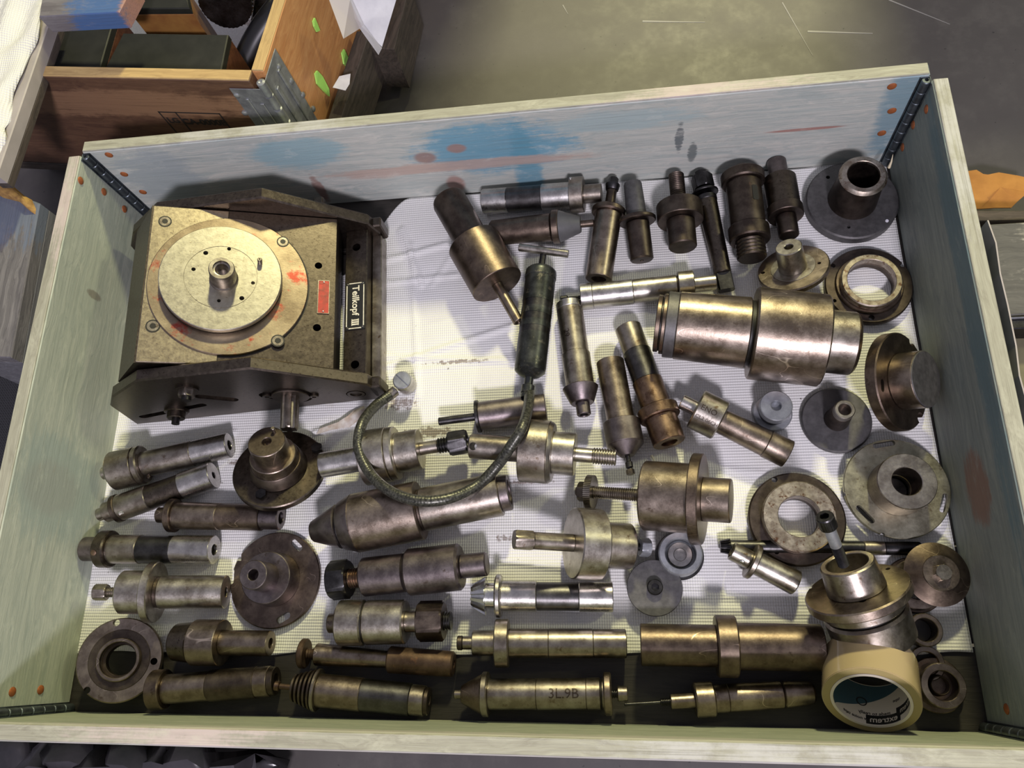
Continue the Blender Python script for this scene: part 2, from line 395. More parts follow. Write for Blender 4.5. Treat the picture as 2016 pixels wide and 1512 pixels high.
# ------------------------------------------------------------------ the floor of the hall and the deck below
v, f = box_vf(-4, 4, -3, 5, -.17, -.15)
fl = obj('floor', mesh(v, f), concrete()); fl['kind'] = 'structure'
for (a, b, wd) in (((1265, 42), (1388, 44), .004), ((1590, 62), (1718, 66), .004), ((1750, 0), (1870, 48), .0025), ((1108, 10), (1118, 28), .002), ((1540, 5), (1600, 110), .002)):
    p, q = U(*a, -.15), U(*b, -.15); d = q-p; L = d.length; n = V((-d.y, d.x, 0)).normalized()*wd*.5
    vs = [(*(p+n).xy, -.1495), (*(p-n).xy, -.1495), (*(q-n*.3).xy, -.1495), (*(q+n*.3).xy, -.1495)]
    vs += [(x, y, -.151) for x, y, z in vs]
    o = obj('floor_scratch', mesh(vs, [[0,1,2,3],[4,7,6,5],[0,4,5,1],[1,5,6,2],[2,6,7,3],[3,7,4,0]]), simple('scratch_white', (.30, .29, .27), .6), fl)

# ------------------------------------------------------------------ pallet under the crate
pal = thing('wooden_pallet', 'dark oil-soaked plank pallet under the large blue-grey crate', 'pallet', M.Translation((0, 0, -.15)))
ys = np.linspace(-.405, .405, 8)
for i in range(7):
    vf = box_vf(-.605, .605, ys[i]+.002, ys[i+1]-.002, -.024+.15, -.004+.15-.0006*(i % 2), .001)
    obj('plank', mesh(*vf), M_DECK, pal)
for y in (-.35, 0, .35):
    for x in (-.53, 0, .53):
        obj('block', mesh(*box_vf(x-.07, x+.07, y-.05, y+.05, 0, .125, .002)), M_DARKWOOD, pal)

# ------------------------------------------------------------------ crate of four hinged boards
H = .18; TH = .0195
crate = thing('pallet_collar', 'large open crate of four weathered blue-grey boards full of tool arbors', 'crate', M.Translation((0, 0, -.004)))
BL, BR, FR, FL_ = V((-.583, .381, 0)), V((.5815, .379, 0)), V((.5800, -.3825, 0)), V((-.568, -.3835, 0))
BMW = {}
def board(p, q, m, e0=0., e1=0., mat_edge=M_EDGE, sides=()):
    """board from p to q; the inner face is on the line, the thickness goes outwards (right-hand side of p->q)"""
    d = (q-p).normalized(); mid = (p+q)/2; L = (q-p).length
    n = V((d.y, -d.x, 0))
    mw = M((( d.x, -n.x, 0, mid.x), (d.y, -n.y, 0, mid.y), (0, 0, 1, 0), (0, 0, 0, 1)))
    o = obj('board', mesh(*box_vf(-L/2-e0, L/2+e1, -TH, 0, 0, H, .0022)), m, crate)
    o.matrix_local = mw; BMW[o.name] = mw
    e = obj('top_edge', mesh(*box_vf(-L/2-e0+.0015, L/2+e1-.0015, -TH+.0012, -.0012, H-.002, H+.0012, .0008)), mat_edge, o)
    return o
b_far = board(BR, BL, M_FAR, 0, 0)
b_left = board(BL, FL_, M_LEFT, -.004, .0)
b_front = board(FL_, FR, M_FRONT, .12, .12)
b_right = board(FR, BR, M_RIGHT, .0, -.006)
def hinge(c, name_n=9):
    parts = []
    for k in range(name_n):
        z0 = .002 + k*(H-.004)/name_n; z1 = .002 + (k+1)*(H-.004)/name_n - .0012
        parts.append(lathe_vf([(0, z0), (.0052, z0), (.0060, z0+.001), (.0060, z1-.001), (.0052, z1), (.0025 if k == name_n-1 else 0, z1)] + ([(.0025, z1-.01), (0, z1-.01)] if k == name_n-1 else []), 16))
    return obj('hinge', mesh(*join(parts), smooth=True), M_HINGE, crate, c)
for c, leaf in ((BL, 1), (BR, 1), (FR, 1), (FL_, 1)):
    s = V((-1 if c.x > 0 else 1, -1 if c.y > 0 else 1, 0))
    hinge(c + s*.0045)
    # flat leaf folded into the corner on both boards
    v1 = box_vf(*sorted((c.x, c.x+s.x*.012)), *sorted((c.y, c.y+s.y*.0012)), .002, H-.002, .0003)
    v2 = box_vf(*sorted((c.x, c.x+s.x*.0012)), *sorted((c.y, c.y+s.y*.012)), .002, H-.002, .0003)
    obj('hinge_leaf', mesh(*join([v1, v2])), M_HINGE, crate)
# rivets: heads on the inner faces (measured), children of their board
def rivet(b, P):
    r = .0058
    me = mesh(*lathe_vf([(0, .0022), (r*.6, .0019), (r*.95, .0008), (r, 0), (0, -.001)], 16), smooth=True)
    o = obj('rivet', me, M_RIVET, b)
    loc = BMW[b.name].inverted() @ (P - crate.location)
    loc.y = 0
    o.matrix_local = M.Translation(loc) @ M.Rotation(-PI/2, 4, 'X')
for px, py in ((1756, 170), (1756, 218), (1736, 262), (214, 307), (244, 345), (281, 380)):
    rivet(b_far, onplane(px, py, BR, V((0, -1, 0))))
for px, py in ((165, 355), (211, 377), (251, 411), (12, 1362), (68, 1358)):
    rivet(b_left, onplane(px, py, FL_ + V((-.009, .2, 0)), V((1, .0, 0))))
for px, py in ((1824, 215), (1798, 246), (1777, 290), (1985, 1396)):
    rivet(b_right, onplane(px, py, BR, V((-1, 0, 0))))

# ------------------------------------------------------------------ white wipe lying over the deck
def smooth(a, b, x):
    t = max(0, min(1, (x-a)/(b-a))); return t*t*(3-2*t)
random.seed(3)
FOLDS = [(U(720, 520), U(880, 480), .004), (U(730, 560), U(900, 540), .003), (U(760, 720), U(1010, 640), .004), (U(745, 700), U(1010, 712), .003),
         (U(810, 480), U(822, 780), .0025), (U(752, 740), U(1020, 700), .002), (U(750, 480), U(700, 600), .004), (U(790, 450), U(830, 560), .004),
         (U(1330, 1165), U(1600, 1190), .002), (U(1350, 1195), U(1640, 1210), .002), (U(230, 880), U(460, 850), .003), (U(960, 1100), U(1130, 1120), .003),
         (U(1180, 900), U(1500, 930), .002), (U(620, 850), U(700, 830), .005), (U(930, 440), U(850, 560), .002), (U(860, 1150), U(900, 1290), .002)]
def fold_h(p):
    h = 0
    for a, b, k in FOLDS:
        d = b-a; t = max(0, min(1, (p-a).dot(d)/d.length_squared)); q = (p-(a+d*t)).length
        h += k*math.exp(-(q/.0042)**2) - k*.35*math.exp(-(q/.014)**2)
    return h
NX, NY = 330, 210
vs = []
for i in range(NX+1):
    x = -.5725 + (.5725+.5775)*i/NX
    yt = .3785 - .13*(1-smooth(-.235, -.13, x)) + .0008*math.sin(x*40)
    yb = -.3085 + .010*smooth(-.5, .5, x) + .002*math.sin(x*23) + .0012*math.sin(x*71)
    xl = -.574
    for j in range(NY+1):
        y = yb + (yt-yb)*j/NY
        xs = x - .010*(j/NY)*(1-i/NX)
        p = V((xs, y, 0)); e = min(i, NX-i, j, NY-j)
        z = -.0018 + .0010*math.sin(x*19+y*31)*math.sin(y*23-x*7) + fold_h(p)
        vs.append((xs, y, max(z, -.0036)))
fs = [[i*(NY+1)+j, (i+1)*(NY+1)+j, (i+1)*(NY+1)+j+1, i*(NY+1)+j+1] for i in range(NX) for j in range(NY)]
cl = obj('wiping_cloth', mesh(vs, fs, True, 180), M_CLOTH)
tag(cl, 'large white embossed wiping cloth spread under the tools on the crate floor', 'cloth')
so = cl.modifiers.new('thickness', 'SOLIDIFY'); so.thickness = .0006; so.offset = -1

# torn brown-stained corner of a second wipe
pts = [(624, 856), (655, 848), (690, 842), (712, 826), (722, 812), (716, 800), (700, 806), (688, 822), (660, 836), (630, 845)]
vs = []
for px, py in pts: q = U(px, py, .003); vs.append((q.x, q.y, .0035+random.random()*.009))
c = sum((V(v) for v in vs), V())/len(vs); vs.append((c.x, c.y, .009))
n = len(pts); vs += [(x, y, z-.001) for x, y, z in vs]
fs = [[i, (i+1) % n, n] for i in range(n)] + [[n+1+(i+1) % n, n+1+i, 2*n+1] for i in range(n)] + [[i, (i+1) % n, n+1+(i+1) % n, n+1+i] for i in range(n)]
tag(obj('torn_wipe', mesh(vs, fs, True, 80), simple('stained_wipe', (.72, .69, .62), .8, 0, (60, (.45, .34, .24)), .6)), 'small torn stained scrap of wipe below the splined shaft of the dividing head', 'rag')

# ------------------------------------------------------------------ turned tools
TILT = {}
def radius_from_px(P, u, px, py, d, perp):
    """real radius of a cylinder about the line (P,u) whose silhouette is d pixels wide at (px,py)"""
    w = (P-CAM); w = w - u*w.dot(u)
    a = ray(px+perp.x*d/2, py+perp.y*d/2); b = ray(px-perp.x*d/2, py-perp.y*d/2)
    a = a-u*a.dot(u); b = b-u*b.dot(u)
    return w.length*math.sin(a.angle(b)/2)

def seg_profile(kind, z0, z1, r0, r1, ch, o, bore_end):
    """profile (r,z) of one turned piece"""
    ch = min(ch, (z1-z0)*.3, r0*.3, r1*.3)
    if kind == 't':
        L = z1-z0; n = max(3, int(round(L/o.get('pitch', .0032)))); p = L/n; dp = o.get('depth', .0011); P = [(0, z0)]
        for k in range(n):
            a = z0+k*p; P += [(r0-dp, a+p*.05), (r0, a+p*.42), (r0, a+p*.58), (r0-dp, a+p*.95)]
        P += [(0, z1)]; return P
    if kind == 'rib':
        n = 5; P = [(0, z0)]
        for k in range(n):
            a = z0+(z1-z0)*k/n; p = (z1-z0)/n; r = r0+(r1-r0)*(k+1)/n
            P += [(r*.80, a), (r, a+p*.25), (r, a+p*.65), (r*.80, a+p*.95)]
        return P+[(0, z1)]
    P = [(0, z0), (r0-ch, z0), (r0, z0+ch), (r1, z1-ch), (r1-ch, z1), (0, z1)]
    if 'dome' in o:
        k = o['dome']
        if k < 0: P = [(0, z0), (r0*.72, z0), (r0*.92, z0+r0*.12), (r0, z0+r0*.35), (r1, z1-ch), (r1-ch, z1), (0, z1)]
        else: P = [(0, z0), (r0-ch, z0), (r0, z0+ch), (r1, z1-r1*.35), (r1*.92, z1-r1*.12), (r1*.72, z1), (0, z1)]
    b = o.get('bore')
    if b:
        dep = o.get('deep', .02)
        dep = min(dep, (z1-z0)*.9)
        if bore_end > 0: P = P[:-1] + [(r1*b+.0006, z1), (r1*b, z1-.0008), (r1*b, z1-dep), (0, z1-dep)]
        else: P = [(0, z0+dep), (r0*b, z0+dep), (r0*b, z0+.0008), (r0*b+.0006, z0)] + P[1:]
    return P

def hexr(t, r, R):
    a = ((t+PI/6) % (PI/3))-PI/6
    return min(r, R*.866/math.cos(a))

def tool(name, label, cat, A, B, segs, extras=(), lift=(0, 0), group=None, rest=None):
    """A, B: ends of the axis; segs: (part, length, diameter or (d0,d1), material[, options])"""
    A = V(A); B = V(B); L = sum(s[1] for s in segs); d2 = (B-A).normalized(); perp = V((-d2.y, d2.x))
    za = zb = .03
    for it in range(7):
        a, b = U(A.x, A.y, za), U(B.x, B.y, zb); u = (b-a).normalized(); LW = (b-a).length
        st = []; s = 0
        for g in segs:
            dd = g[2] if isinstance(g[2], tuple) else (g[2], g[2])
            t0, t1 = s/L, (s+g[1])/L; q = []
            for t, d in ((t0, dd[0]), (t1, dd[1])):
                pp = A.lerp(B, t); q.append(radius_from_px(a.lerp(b, t), u, pp.x, pp.y, d, perp))
            st.append((t0*LW, t1*LW, q[0], q[1])); s += g[1]
        pts = []
        for z0, z1, r0, r1 in st: pts += [(z0, r0), (z1, r1)]
        vol = sum((z1-z0)*(r0+r1)**2 for z0, z1, r0, r1 in st); com = sum((z1-z0)*(r0+r1)**2*(z0+z1)/2 for z0, z1, r0, r1 in st)/vol
        # the upper hull of the radii is what touches the ground; find the hull edge under the centre of mass
        best = None
        for i in range(len(pts)):
            for j in range(len(pts)):
                if pts[j][0] - pts[i][0] < 1e-4: continue
                if not (pts[i][0] <= com <= pts[j][0]): continue
                k = (pts[j][1]-pts[i][1])/(pts[j][0]-pts[i][0])
                v = pts[i][1]+k*(com-pts[i][0])
                if best is None or v > best[0]: best = (v, k, pts[i])
        v, k, p = best
        if rest:      # it rocks onto two chosen stations: (length along the axis, radius there)
            q = []
            for sx in rest:
                zz = sx/L*LW; q.append((zz, max([r0+(r1-r0)*(zz-z0)/max(1e-6, z1-z0) for z0, z1, r0, r1 in st if z0-1e-4 <= zz <= z1+1e-4])))
            k = (q[1][1]-q[0][1])/(q[1][0]-q[0][0]); p = q[0]
        za2 = p[1]-k*p[0]+lift[0]; zb2 = p[1]+k*(LW-p[0])+lift[1]
        za, zb = za*.3+za2*.7, zb*.3+zb2*.7
    a, b = U(A.x, A.y, za), U(B.x, B.y, zb); u = (b-a).normalized(); LW = (b-a).length
    mid = a+u*com; v_ = V((0, 0, 1)).cross(u).normalized(); w_ = u.cross(v_)      # axes: z along the tool, x = up-ish
    R = M((( w_.x, v_.x, u.x), (w_.y, v_.y, u.y), (w_.z, v_.z, u.z)))
    base = V((mid.x, mid.y, max(0, min(lift))))
    mw = M.Translation(base) @ R.to_4x4()
    root = thing(name, label, cat, mw, group)
    off = R.transposed() @ (a-base)
    TM = M.Translation(off)
    for gi, (g, (z0, z1, r0, r1)) in enumerate(zip(segs, st)):
        o = g[4] if len(g) > 4 else {}
        kind = o.get('k', 'c'); be = -1 if gi == 0 else 1
        if 'end' in o: be = o['end']
        ov = .0004
        if kind == 'h':
            vf = lathe_vf([(0, z0), (r0*.88, z0), (r0*.995, z0+(z1-z0)*.07), (r0*.995, z1-(z1-z0)*.07), (r0*.88, z1)] + ([(r0*.50, z1), (r0*.48, z1-.004), (0, z1-.004)] if o.get('bore') else [(0, z1)]), 72,
                          rf=lambda t, r, q=o.get('rot', 0): hexr(t+q, r, r0))
            me = mesh(*xf(vf, TM), smooth=True, ang=20)
        elif kind == 'g':      # toothed wheel or splined shaft
            nt = o.get('n', 36); dp = o.get('depth', .002)
            poly = []
            for i in range(nt):
                for q, rr in ((0, 0), (.12, 1), (.5, 1), (.62, 0)):
                    t = 2*PI*(i+q)/nt; poly.append((t, rr))
            vs = []; n = len(poly)
            for z, r in ((z0, r0), (z1, r1)):
                for t, rr in poly: q = r-dp*(1-rr); vs.append((q*math.cos(t), q*math.sin(t), z))
            fs = [list(range(n))[::-1], list(range(n, 2*n))] + [[i, (i+1) % n, n+(i+1) % n, n+i] for i in range(n)]
            me = mesh(*xf((vs, fs), TM))
        elif kind == 'q':      # square / flatted end
            q = r0*o.get('flat', .72)
            me = mesh(*xf(lathe_vf([(0, z0), (r0, z0+.0005), (r1, z1), (0, z1)], 48, rf=lambda t, r: min(r, q/max(1e-3, abs(math.cos(t+o.get('rot', 0)))))), TM), smooth=True)
        else:
            P = seg_profile(kind, z0-(ov if gi else 0), z1, r0, r1, o.get('ch', .0009), o, be)
            me = mesh(*xf(lathe_vf(P, o.get('n', 48)), TM), smooth=True)
            if o.get('cross'):      # a cross hole drilled through
                zc, dr = z0+(z1-z0)*o['cross'][0], o['cross'][1]
                cv = xf(lathe_vf([(0, -.1), (dr, -.1), (dr, .1), (0, .1)], 20), TM @ M.Translation((0, 0, zc)) @ M.Rotation(o['cross'][2], 4, 'Z') @ M.Rotation(PI/2, 4, 'Y'))
                me = cut(me, [cv])
        obj(g[0], me, g[3], root)
    inv = mw.inverted()
    for e in extras:
        kind, px, py, d, h, m = e[:6]
        o0 = TM.inverted() @ (inv @ CAM); dr = (TM.inverted().to_3x3() @ (inv.to_3x3() @ ray(px, py))).normalized()
        hit = None
        for z0, z1, r0, r1 in st:
            r = (r0+r1)/2; A2 = dr.x**2+dr.y**2; B2 = 2*(o0.x*dr.x+o0.y*dr.y); C2 = o0.x**2+o0.y**2-r*r; D = B2*B2-4*A2*C2
            if D < 0: continue
            t = (-B2-math.sqrt(D))/(2*A2); P = o0+dr*t
            if z0 <= P.z <= z1 and (hit is None or t < hit[0]): hit = (t, P)
        if not hit: print('EXTRA MISSED', name, e[:3]); continue
        P = hit[1]; n = V((P.x, P.y, 0)).normalized(); rr = (0 if kind == 'text' else d/2*hit[0]/FPX/1.02)
        X = V((0, 0, 1)); Y = n.cross(X)
        F = M.Translation(off) @ M.Translation(P) @ M(((X.x, Y.x, n.x), (X.y, Y.y, n.y), (X.z, Y.z, n.z))).to_4x4()
        if kind == 'hole': vf = lathe_vf([(rr*.95, .0002), (rr, -.0002), (rr, -.001), (rr*.8, -.001), (rr*.8, .0002)], 20, closed=True); vf = join([vf, lathe_vf([(0, .00012), (rr*.85, .00012), (rr*.85, -.001), (0, -.001)], 20)])
        elif kind == 'slot': L2 = e[6]; vf = prism_vf([(x*L2, y*rr) for x, y in ((-1, -.6), (-.85, -1), (.85, -1), (1, -.6), (1, .6), (.85, 1), (-.85, 1), (-1, .6))], -.001, h)
        elif kind == 'text':
            s, size, ang = d, h, e[6]; tv, tf = text_vf(s, size, .00002, .00012)
            r = V((P.x, P.y)).length+.0001; th0 = math.atan2(P.y, P.x); vs = []
            ca, sa = math.cos(ang), math.sin(ang)
            for x, y, z in tv:
                x, y = x*ca-y*sa, x*sa+y*ca
                th = th0+y/r; vs.append(off+V(((r+.00015+z)*math.cos(th), (r+.00015+z)*math.sin(th), P.z+x)))
            obj('engraving', mesh(vs, tf), m, root); continue
        else:
            vf = lathe_vf([(0, h), (rr*.7, h), (rr, h-min(.001, h*.4)), (rr, -.002), (0, -.002)], 20)
        obj(e[6] if kind == 'part' else {'hole': 'drilled_hole', 'slot': 'keyway', 'pin': 'dowel_pin', 'screw': 'set_screw'}[kind], mesh(*xf(vf, F), smooth=True), m, root)
    return root
A3 = 'arbor'; G = None
tool('stepped_arbor', 'biggest dark brown stepped arbor with thin tail rod, lying diagonally left of the grease gun', A3, (880.5, 389), (1021, 634), [
    ('shank', 108, 69, BROWN, {'dome': -1}), ('head', 94, 106, BRONZE), ('tail_rod', 79, 22, TAN, {'bore': .5, 'deep': .004})],
    [('screw', 868, 463, 1, .0001, BROWN)] if 0 else [])
tool('banded_arbor', 'bright steel arbor with black band and scratched orange mark against the far board', A3, (951.4, 397.2), (1184.7, 380), [
    ('shank', 50, 50, STEEL), ('band', 69, 50.5, DARKB), ('body', 56, 53, STEEL), ('collar', 26, 72, WARM), ('spigot', 34, 38, WARM)],
    [('screw', 1175, 401, 6, .003, CHROME), ('pin', 1123, 352, 5, .002, CHROME)])
tool('nose_cone_arbor', 'dark bronze arbor ending in a dull grey tapered nose, pointing right under the banded arbor', A3, (966.5, 459.1), (1169.4, 438.9), [
    ('shank', 126, (50, 56), BRONZE, {'ch': .003}), ('ring', 13, 67, BRONZE), ('nose_cone', 42, (64, 34), M_NOSE), ('rod', 26, 14, BRONZE)])
tool('socket_extension_arbor', 'brown sleeve arbor with flange and slim hexagon-capped neck, touching the grey nose cone', A3, (1208.3, 351.4), (1178.3, 550), [
    ('cap', 13, 20, BLACK, {'k': 'h'}), ('washer', 12, (29, 25), BLACK), ('neck', 38, 20, BROWN), ('flange', 11, 67, BRONZE, {'ch': .002}), ('sleeve', 127, 53, TAN, {'bore': .55})])
tool('washer_arbor', 'dark arbor with matt black shank and washer-like flange, right of the slim-necked sleeve arbor', A3, (1245, 358), (1263.9, 512.8), [
    ('shank', 74, (36, 41), GREYCAST, {'dome': -1}), ('flange', 8, 75, BROWN, {'ch': .0015}), ('spigot', 75, 47, BROWN, {'ch': .002, 'bore': .14, 'deep': .004})])
tool('threaded_stud_arbor', 'brown mushroom-shaped arbor with coarse threaded stud pointing up', A3, (1331, 344), (1344.4, 487), [
    ('thread', 58, 31, BROWN, {'k': 't', 'pitch': .0030}), ('ring', 5, 41, BROWN), ('flange', 31, 92, BROWN), ('spigot', 50, 57, BROWN, {'ch': .0015})])
tool('tapered_drawbar', 'long black tapered bar with hexagon nut and washers at its top end', 'drawbar', (1378.6, 338.3), (1430.6, 571.7), [
    ('stud', 10, 24, BLACK), ('hex_nut', 26, 45, BLACK, {'k': 'h', 'rot': .3}), ('thread', 7, 25, BLACK, {'k': 't'}), ('washer', 4, 54, BLACK), ('thread', 7, 25, BLACK, {'k': 't'}),
    ('collar', 9, 43, BLACK), ('taper', 144, (41, 35), CAST), ('tang', 32, 34, BLACK, {'k': 'q', 'flat': .62})], [('hole', 1403, 417, 8, .001, VOID)])
tool('keyed_sleeve', 'dark sleeve with oblong keyway, collar and coarse threaded end showing a centre dot', 'sleeve', (1459.2, 328.6), (1480.6, 509.2), [
    ('stub', 16, 33, BROWN), ('flange', 20, 88, BROWN, {'ch': .002}), ('body', 86, 71, BROWN), ('collar', 27, 83, BROWN, {'ch': .002}), ('thread', 33, 60, CAST, {'k': 't', 'pitch': .0055, 'depth': .002})],
    [('slot', 1487, 378, 12, .0003, VOID, .012)])
tool('double_spigot_arbor', 'dark stepped arbor with spigot at each end between keyed sleeve and corner flange', A3, (1528.6, 317.5), (1553.6, 464.7), [
    ('spigot', 37, 39, GREYMUD), ('body', 58, 67, CAST), ('flange', 17, 74, BROWN), ('spigot', 37, 42, BROWN, {'ch': .0015})])
tool('polished_arbor', 'bright polished arbor with small socket bolt in its left end, touching the giant cylinder', A3, (1103.3, 589.7), (1409.7, 555.8), [
    ('bolt_head', 15, 15, BLACK, {'bore': .5, 'deep': .004}), ('bolt_thread', 27, 9, BLACK, {'k': 't', 'pitch': .0018, 'depth': .0006}), ('end_ring', 24, 53, STEEL), ('turned_band', 80, 51, STEEL),
    ('body', 86, 48, STEELW), ('groove', 3, 44, BROWN), ('collar', 30, 59, STEELW), ('stub', 43, 31, STEELW)])
tool('conical_flange_arbor', 'brass-toned arbor with pale end ring and conical lower flange, right of the grease gun', A3, (1120, 598), (1150, 817), [
    ('end_ring', 14, 52, STEEL), ('body', 90, 52, WARM), ('lower_body', 65, 56, WARM), ('cone', 30, (71, 48), GREYMUD, {'ch': .0015}), ('spigot', 22, 28, GREYMUD, {'bore': .6, 'deep': .01})],
    [('text', 1115, 655, '29', .012, BROWN, 0)])
tool('spigot_tip_arbor', 'grey-brown arbor with conical nose and tiny beaded tip pointing down', A3, (1201, 712), (1242, 934), [
    ('body', 125, 55, TAN), ('collar', 45, 74, GREYMUD), ('cone', 21, (73, 30), GREYMUD), ('tip_rod', 12, 10, BLACK), ('tip_bead', 11, 15, BLACK), ('tip_neck', 3, 8, BLACK), ('tip_hex', 9, 17, CAST, {'k': 'h'})])
tool('copper_flange_arbor', 'arbor in pale steel, black and copper zones with a copper flange near its end', A3, (1236, 645), (1318, 872), [
    ('top_end', 54, 52, WARM), ('black_band', 62, 56, DARKB), ('copper_zone', 56, 60, COPPER), ('flange', 21, 82, COPPER, {'ch': .0015}), ('end_boss', 48, 66, COPPER, {'bore': .5, 'deep': .004})])
tool('pin_sleeve', 'dark grey plug with thin flange and long pin, right end under the grease hose', 'plug', (863.6, 830), (1075, 802), [
    ('pin', 76, 16, BLACK), ('flange', 6, 65, BLACK, {'ch': .0006}), ('body', 131, 56, GREYMUD)])
tool('nut_end_arbor', 'steel arbor with broad stepped head and black hexagon nut, crossed by the grease hose', A3, (632.9, 916), (920, 868.5), [
    ('shank', 87, 50, STEEL), ('head', 51, 109, STEELW), ('rim', 16, 106, STEELW, {'ch': .002}), ('step', 45, 80, STEELW), ('neck', 35, 26, WARM), ('thread', 21, 31, BLACK, {'k': 't', 'pitch': .0034, 'depth': .0018}), ('hex_nut', 36, 50, BLACK, {'k': 'h', 'rot': .5, 'bore': .5})])
tool('threaded_end_arbor', 'steel arbor with cross hole at left, wide drum head and threaded right end', A3, (926.5, 878), (1213.5, 901), [
    ('shank', 104, 49, WARM, {'cross': (.10, .0052, -.25)}), ('head', 54, 125, WARM), ('head_rim', 8, (124, 116), STEELW), ('step', 43, 85, STEELW), ('neck', 34, 29, STEELW), ('thread', 45, 33, STEELW, {'k': 't', 'pitch': .0034, 'depth': .0017})])
tool('tapered_nose_arbor', 'large long pinkish-steel arbor with dark tapered nose, lying under the curve of the grease hose', A3, (614.4, 1047), (1003.3, 969), [
    ('nose_cone', 58, (42, 88), GREYMUD, {'ch': .002}), ('groove', 5, 78, BLACK), ('shoulder', 28, (96, 117), GREYMUD), ('body', 129, 117, TAN), ('groove', 6, 82, BROWN), ('shank', 153, 86, WARM), ('end_ring', 18, 71, GREYMUD, {'bore': .72, 'deep': .006})])
tool('violet_grey_arbor', 'heavy violet-grey two-part arbor with big black hexagon nut at left and plain spigot at right', A3, (651.7, 1143), (959.5, 1110), [
    ('hex_nut', 38, 80, BLACK, {'k': 'h', 'rot': .2}), ('thread', 28, 40, COPPER, {'k': 't', 'pitch': .0034, 'depth': .0012}), ('left_body', 86, 77, GREYMUD, {'ch': .002}), ('groove', 3, 68, VOID), ('right_body', 104, 93, GREYMUD, {'ch': .003}), ('spigot', 50, 48, GREYMUD, {'ch': .0018})])
tool('split_drum_arbor', 'stained drum arbor with big dark nut at its right end, below the violet-grey arbor', A3, (648, 1227), (889, 1222), [
    ('spigot', 22, 39, CAST), ('left_drum', 50, 91, STEELW, {'ch': .0018}), ('groove', 3, 82, VOID), ('right_drum', 78, 88, STEELW, {'ch': .0018}), ('neck', 24, 43, WARM), ('hex_nut', 50, 82, BROWN, {'k': 'h', 'rot': .1}), ('stud', 14, 38, BLACK, {'k': 't'})])
tool('rusty_taper_arbor', 'rusty tapered arbor with knurled disc at left and dark rusty cylinder at right', A3, (592.7, 1286), (894, 1307.5), [
    ('end_disc', 12, 60, RUST, {'ch': .0015}), ('thread', 20, 23, RUST, {'k': 't'}), ('taper', 144, (45, 34), TAN), ('head', 126, (54, 51), RUST, {'ch': .002, 'bore': .3, 'deep': .006})])
tool('ribbed_cone_arbor', 'arbor with ribbed conical left end, black band and pale ring, along the near board', A3, (541, 1350), (845, 1381), [
    ('knob', 10, 20, COPPER), ('rod', 28, 12, RUST), ('ribbed_cone', 45, (50, 82), BROWN, {'k': 'rib'}), ('disc', 6, 87, WARM), ('body', 86, 68, TAN), ('black_band', 95, 66, DARKB), ('end_ring', 27, 62, WARM), ('end', 8, 56, BROWN, {'bore': .4, 'deep': .004})])
tool('flanged_arbor', 'brass-toned arbor with left flange, dark right half and pale ring, leftmost along the near board', A3, (301, 1358.7), (544, 1340), [
    ('flange', 27, 80, BRONZE, {'ch': .0015}), ('body', 88, 59, TAN), ('dark_band', 92, 63, BROWN), ('end_ring', 26, 61, TAN), ('end', 11, 57, BROWN, {'bore': .5, 'deep': .005})])
tool('drum_spigot_arbor', 'short drum arbor with stamped left end and notched spigot, right of the bottom-left bored flange', A3, (344, 1264), (533, 1266.6), [
    ('stamped_end', 42, (74, 82), CAST, {'ch': .003}), ('drum', 54, 92, TAN), ('spigot', 93, 51, TAN, {'bore': .4, 'deep': .008})], [('screw', 362, 1255, 9, .0012, CAST)])
tool('bolted_flange_arbor', 'bright arbor with tall thin flange and hexagon bolt in its left end', A3, (186.6, 1166), (445.6, 1165), [
    ('bolt_head', 25, 34, WARM, {'k': 'h', 'rot': .3}), ('bolt_thread', 28, 20, WARM, {'k': 't', 'pitch': .0024, 'depth': .0008}), ('head', 54, 86, STEELW, {'ch': .002}), ('flange', 16, 121, STEELW, {'ch': .0012}), ('groove', 8, 62, BROWN), ('body', 128, 66, STEELW, {'bore': .3})])
tool('black_centre_arbor', 'arbor with brown cross-drilled stub, black middle and grey bored right end', A3, (166, 1080.8), (422, 1082.3), [
    ('stub', 34, 48, GREYMUD, {'ch': .0015}), ('collar', 22, 74, CAST, {'ch': .002}), ('body', 58, 57, WARM), ('black_band', 66, 55, BLACK), ('grey_end', 76, 57, STEEL, {'bore': .38, 'deep': .02})],
    [('screw', 184, 1088, 10, .001, COPPER), ('pin', 232, 1115, 7, .003, BLACK)])
tool('copper_flanged_arbor', 'coppery arbor with small left flange lying between two grey-ended arbors', A3, (311.7, 1014), (553.3, 1019.7), [
    ('stub', 25, 31, BRONZE), ('flange', 12, 67, BRONZE, {'ch': .0012}), ('body', 86, 54, TAN), ('brown_band', 83, 53, BRONZE), ('worn_end', 36, 47, GREYMUD, {'bore': .5, 'deep': .008})])
tool('small_step_arbor', 'slim steel arbor with stepped left tip, second from the top in the left column', A3, (193.8, 1014), (420.9, 935.3), [
    ('tip', 16, 25, STEELW), ('step', 20, 40, WARM), ('ring', 10, 56, BROWN, {'ch': .0012}), ('body', 62, 52, WARM), ('dark_band', 68, 50, CAST), ('grey_end', 64, 54, STEEL, {'bore': .25, 'deep': .01})],
    [('slot', 238, 1009, 7, .0008, CHROME, .004)])
tool('bulb_head_arbor', 'steel arbor with rounded bulbous left head and upright pin, topmost in the left column', A3, (202.6, 932.4), (452, 876.3), [
    ('tip', 14, 25, STEELW), ('shoulder', 9, (52, 74), WARM), ('head', 48, 77, WARM), ('collar', 13, 77, WARM, {'ch': .002}), ('shank', 100, 51, WARM), ('grey_end', 72, 50, STEEL, {'bore': .40, 'deep': .02})],
    [('part', 283, 875, 10, .006, WARM, 'upright_pin'), ('pin', 293, 937, 8, .004, BROWN)])
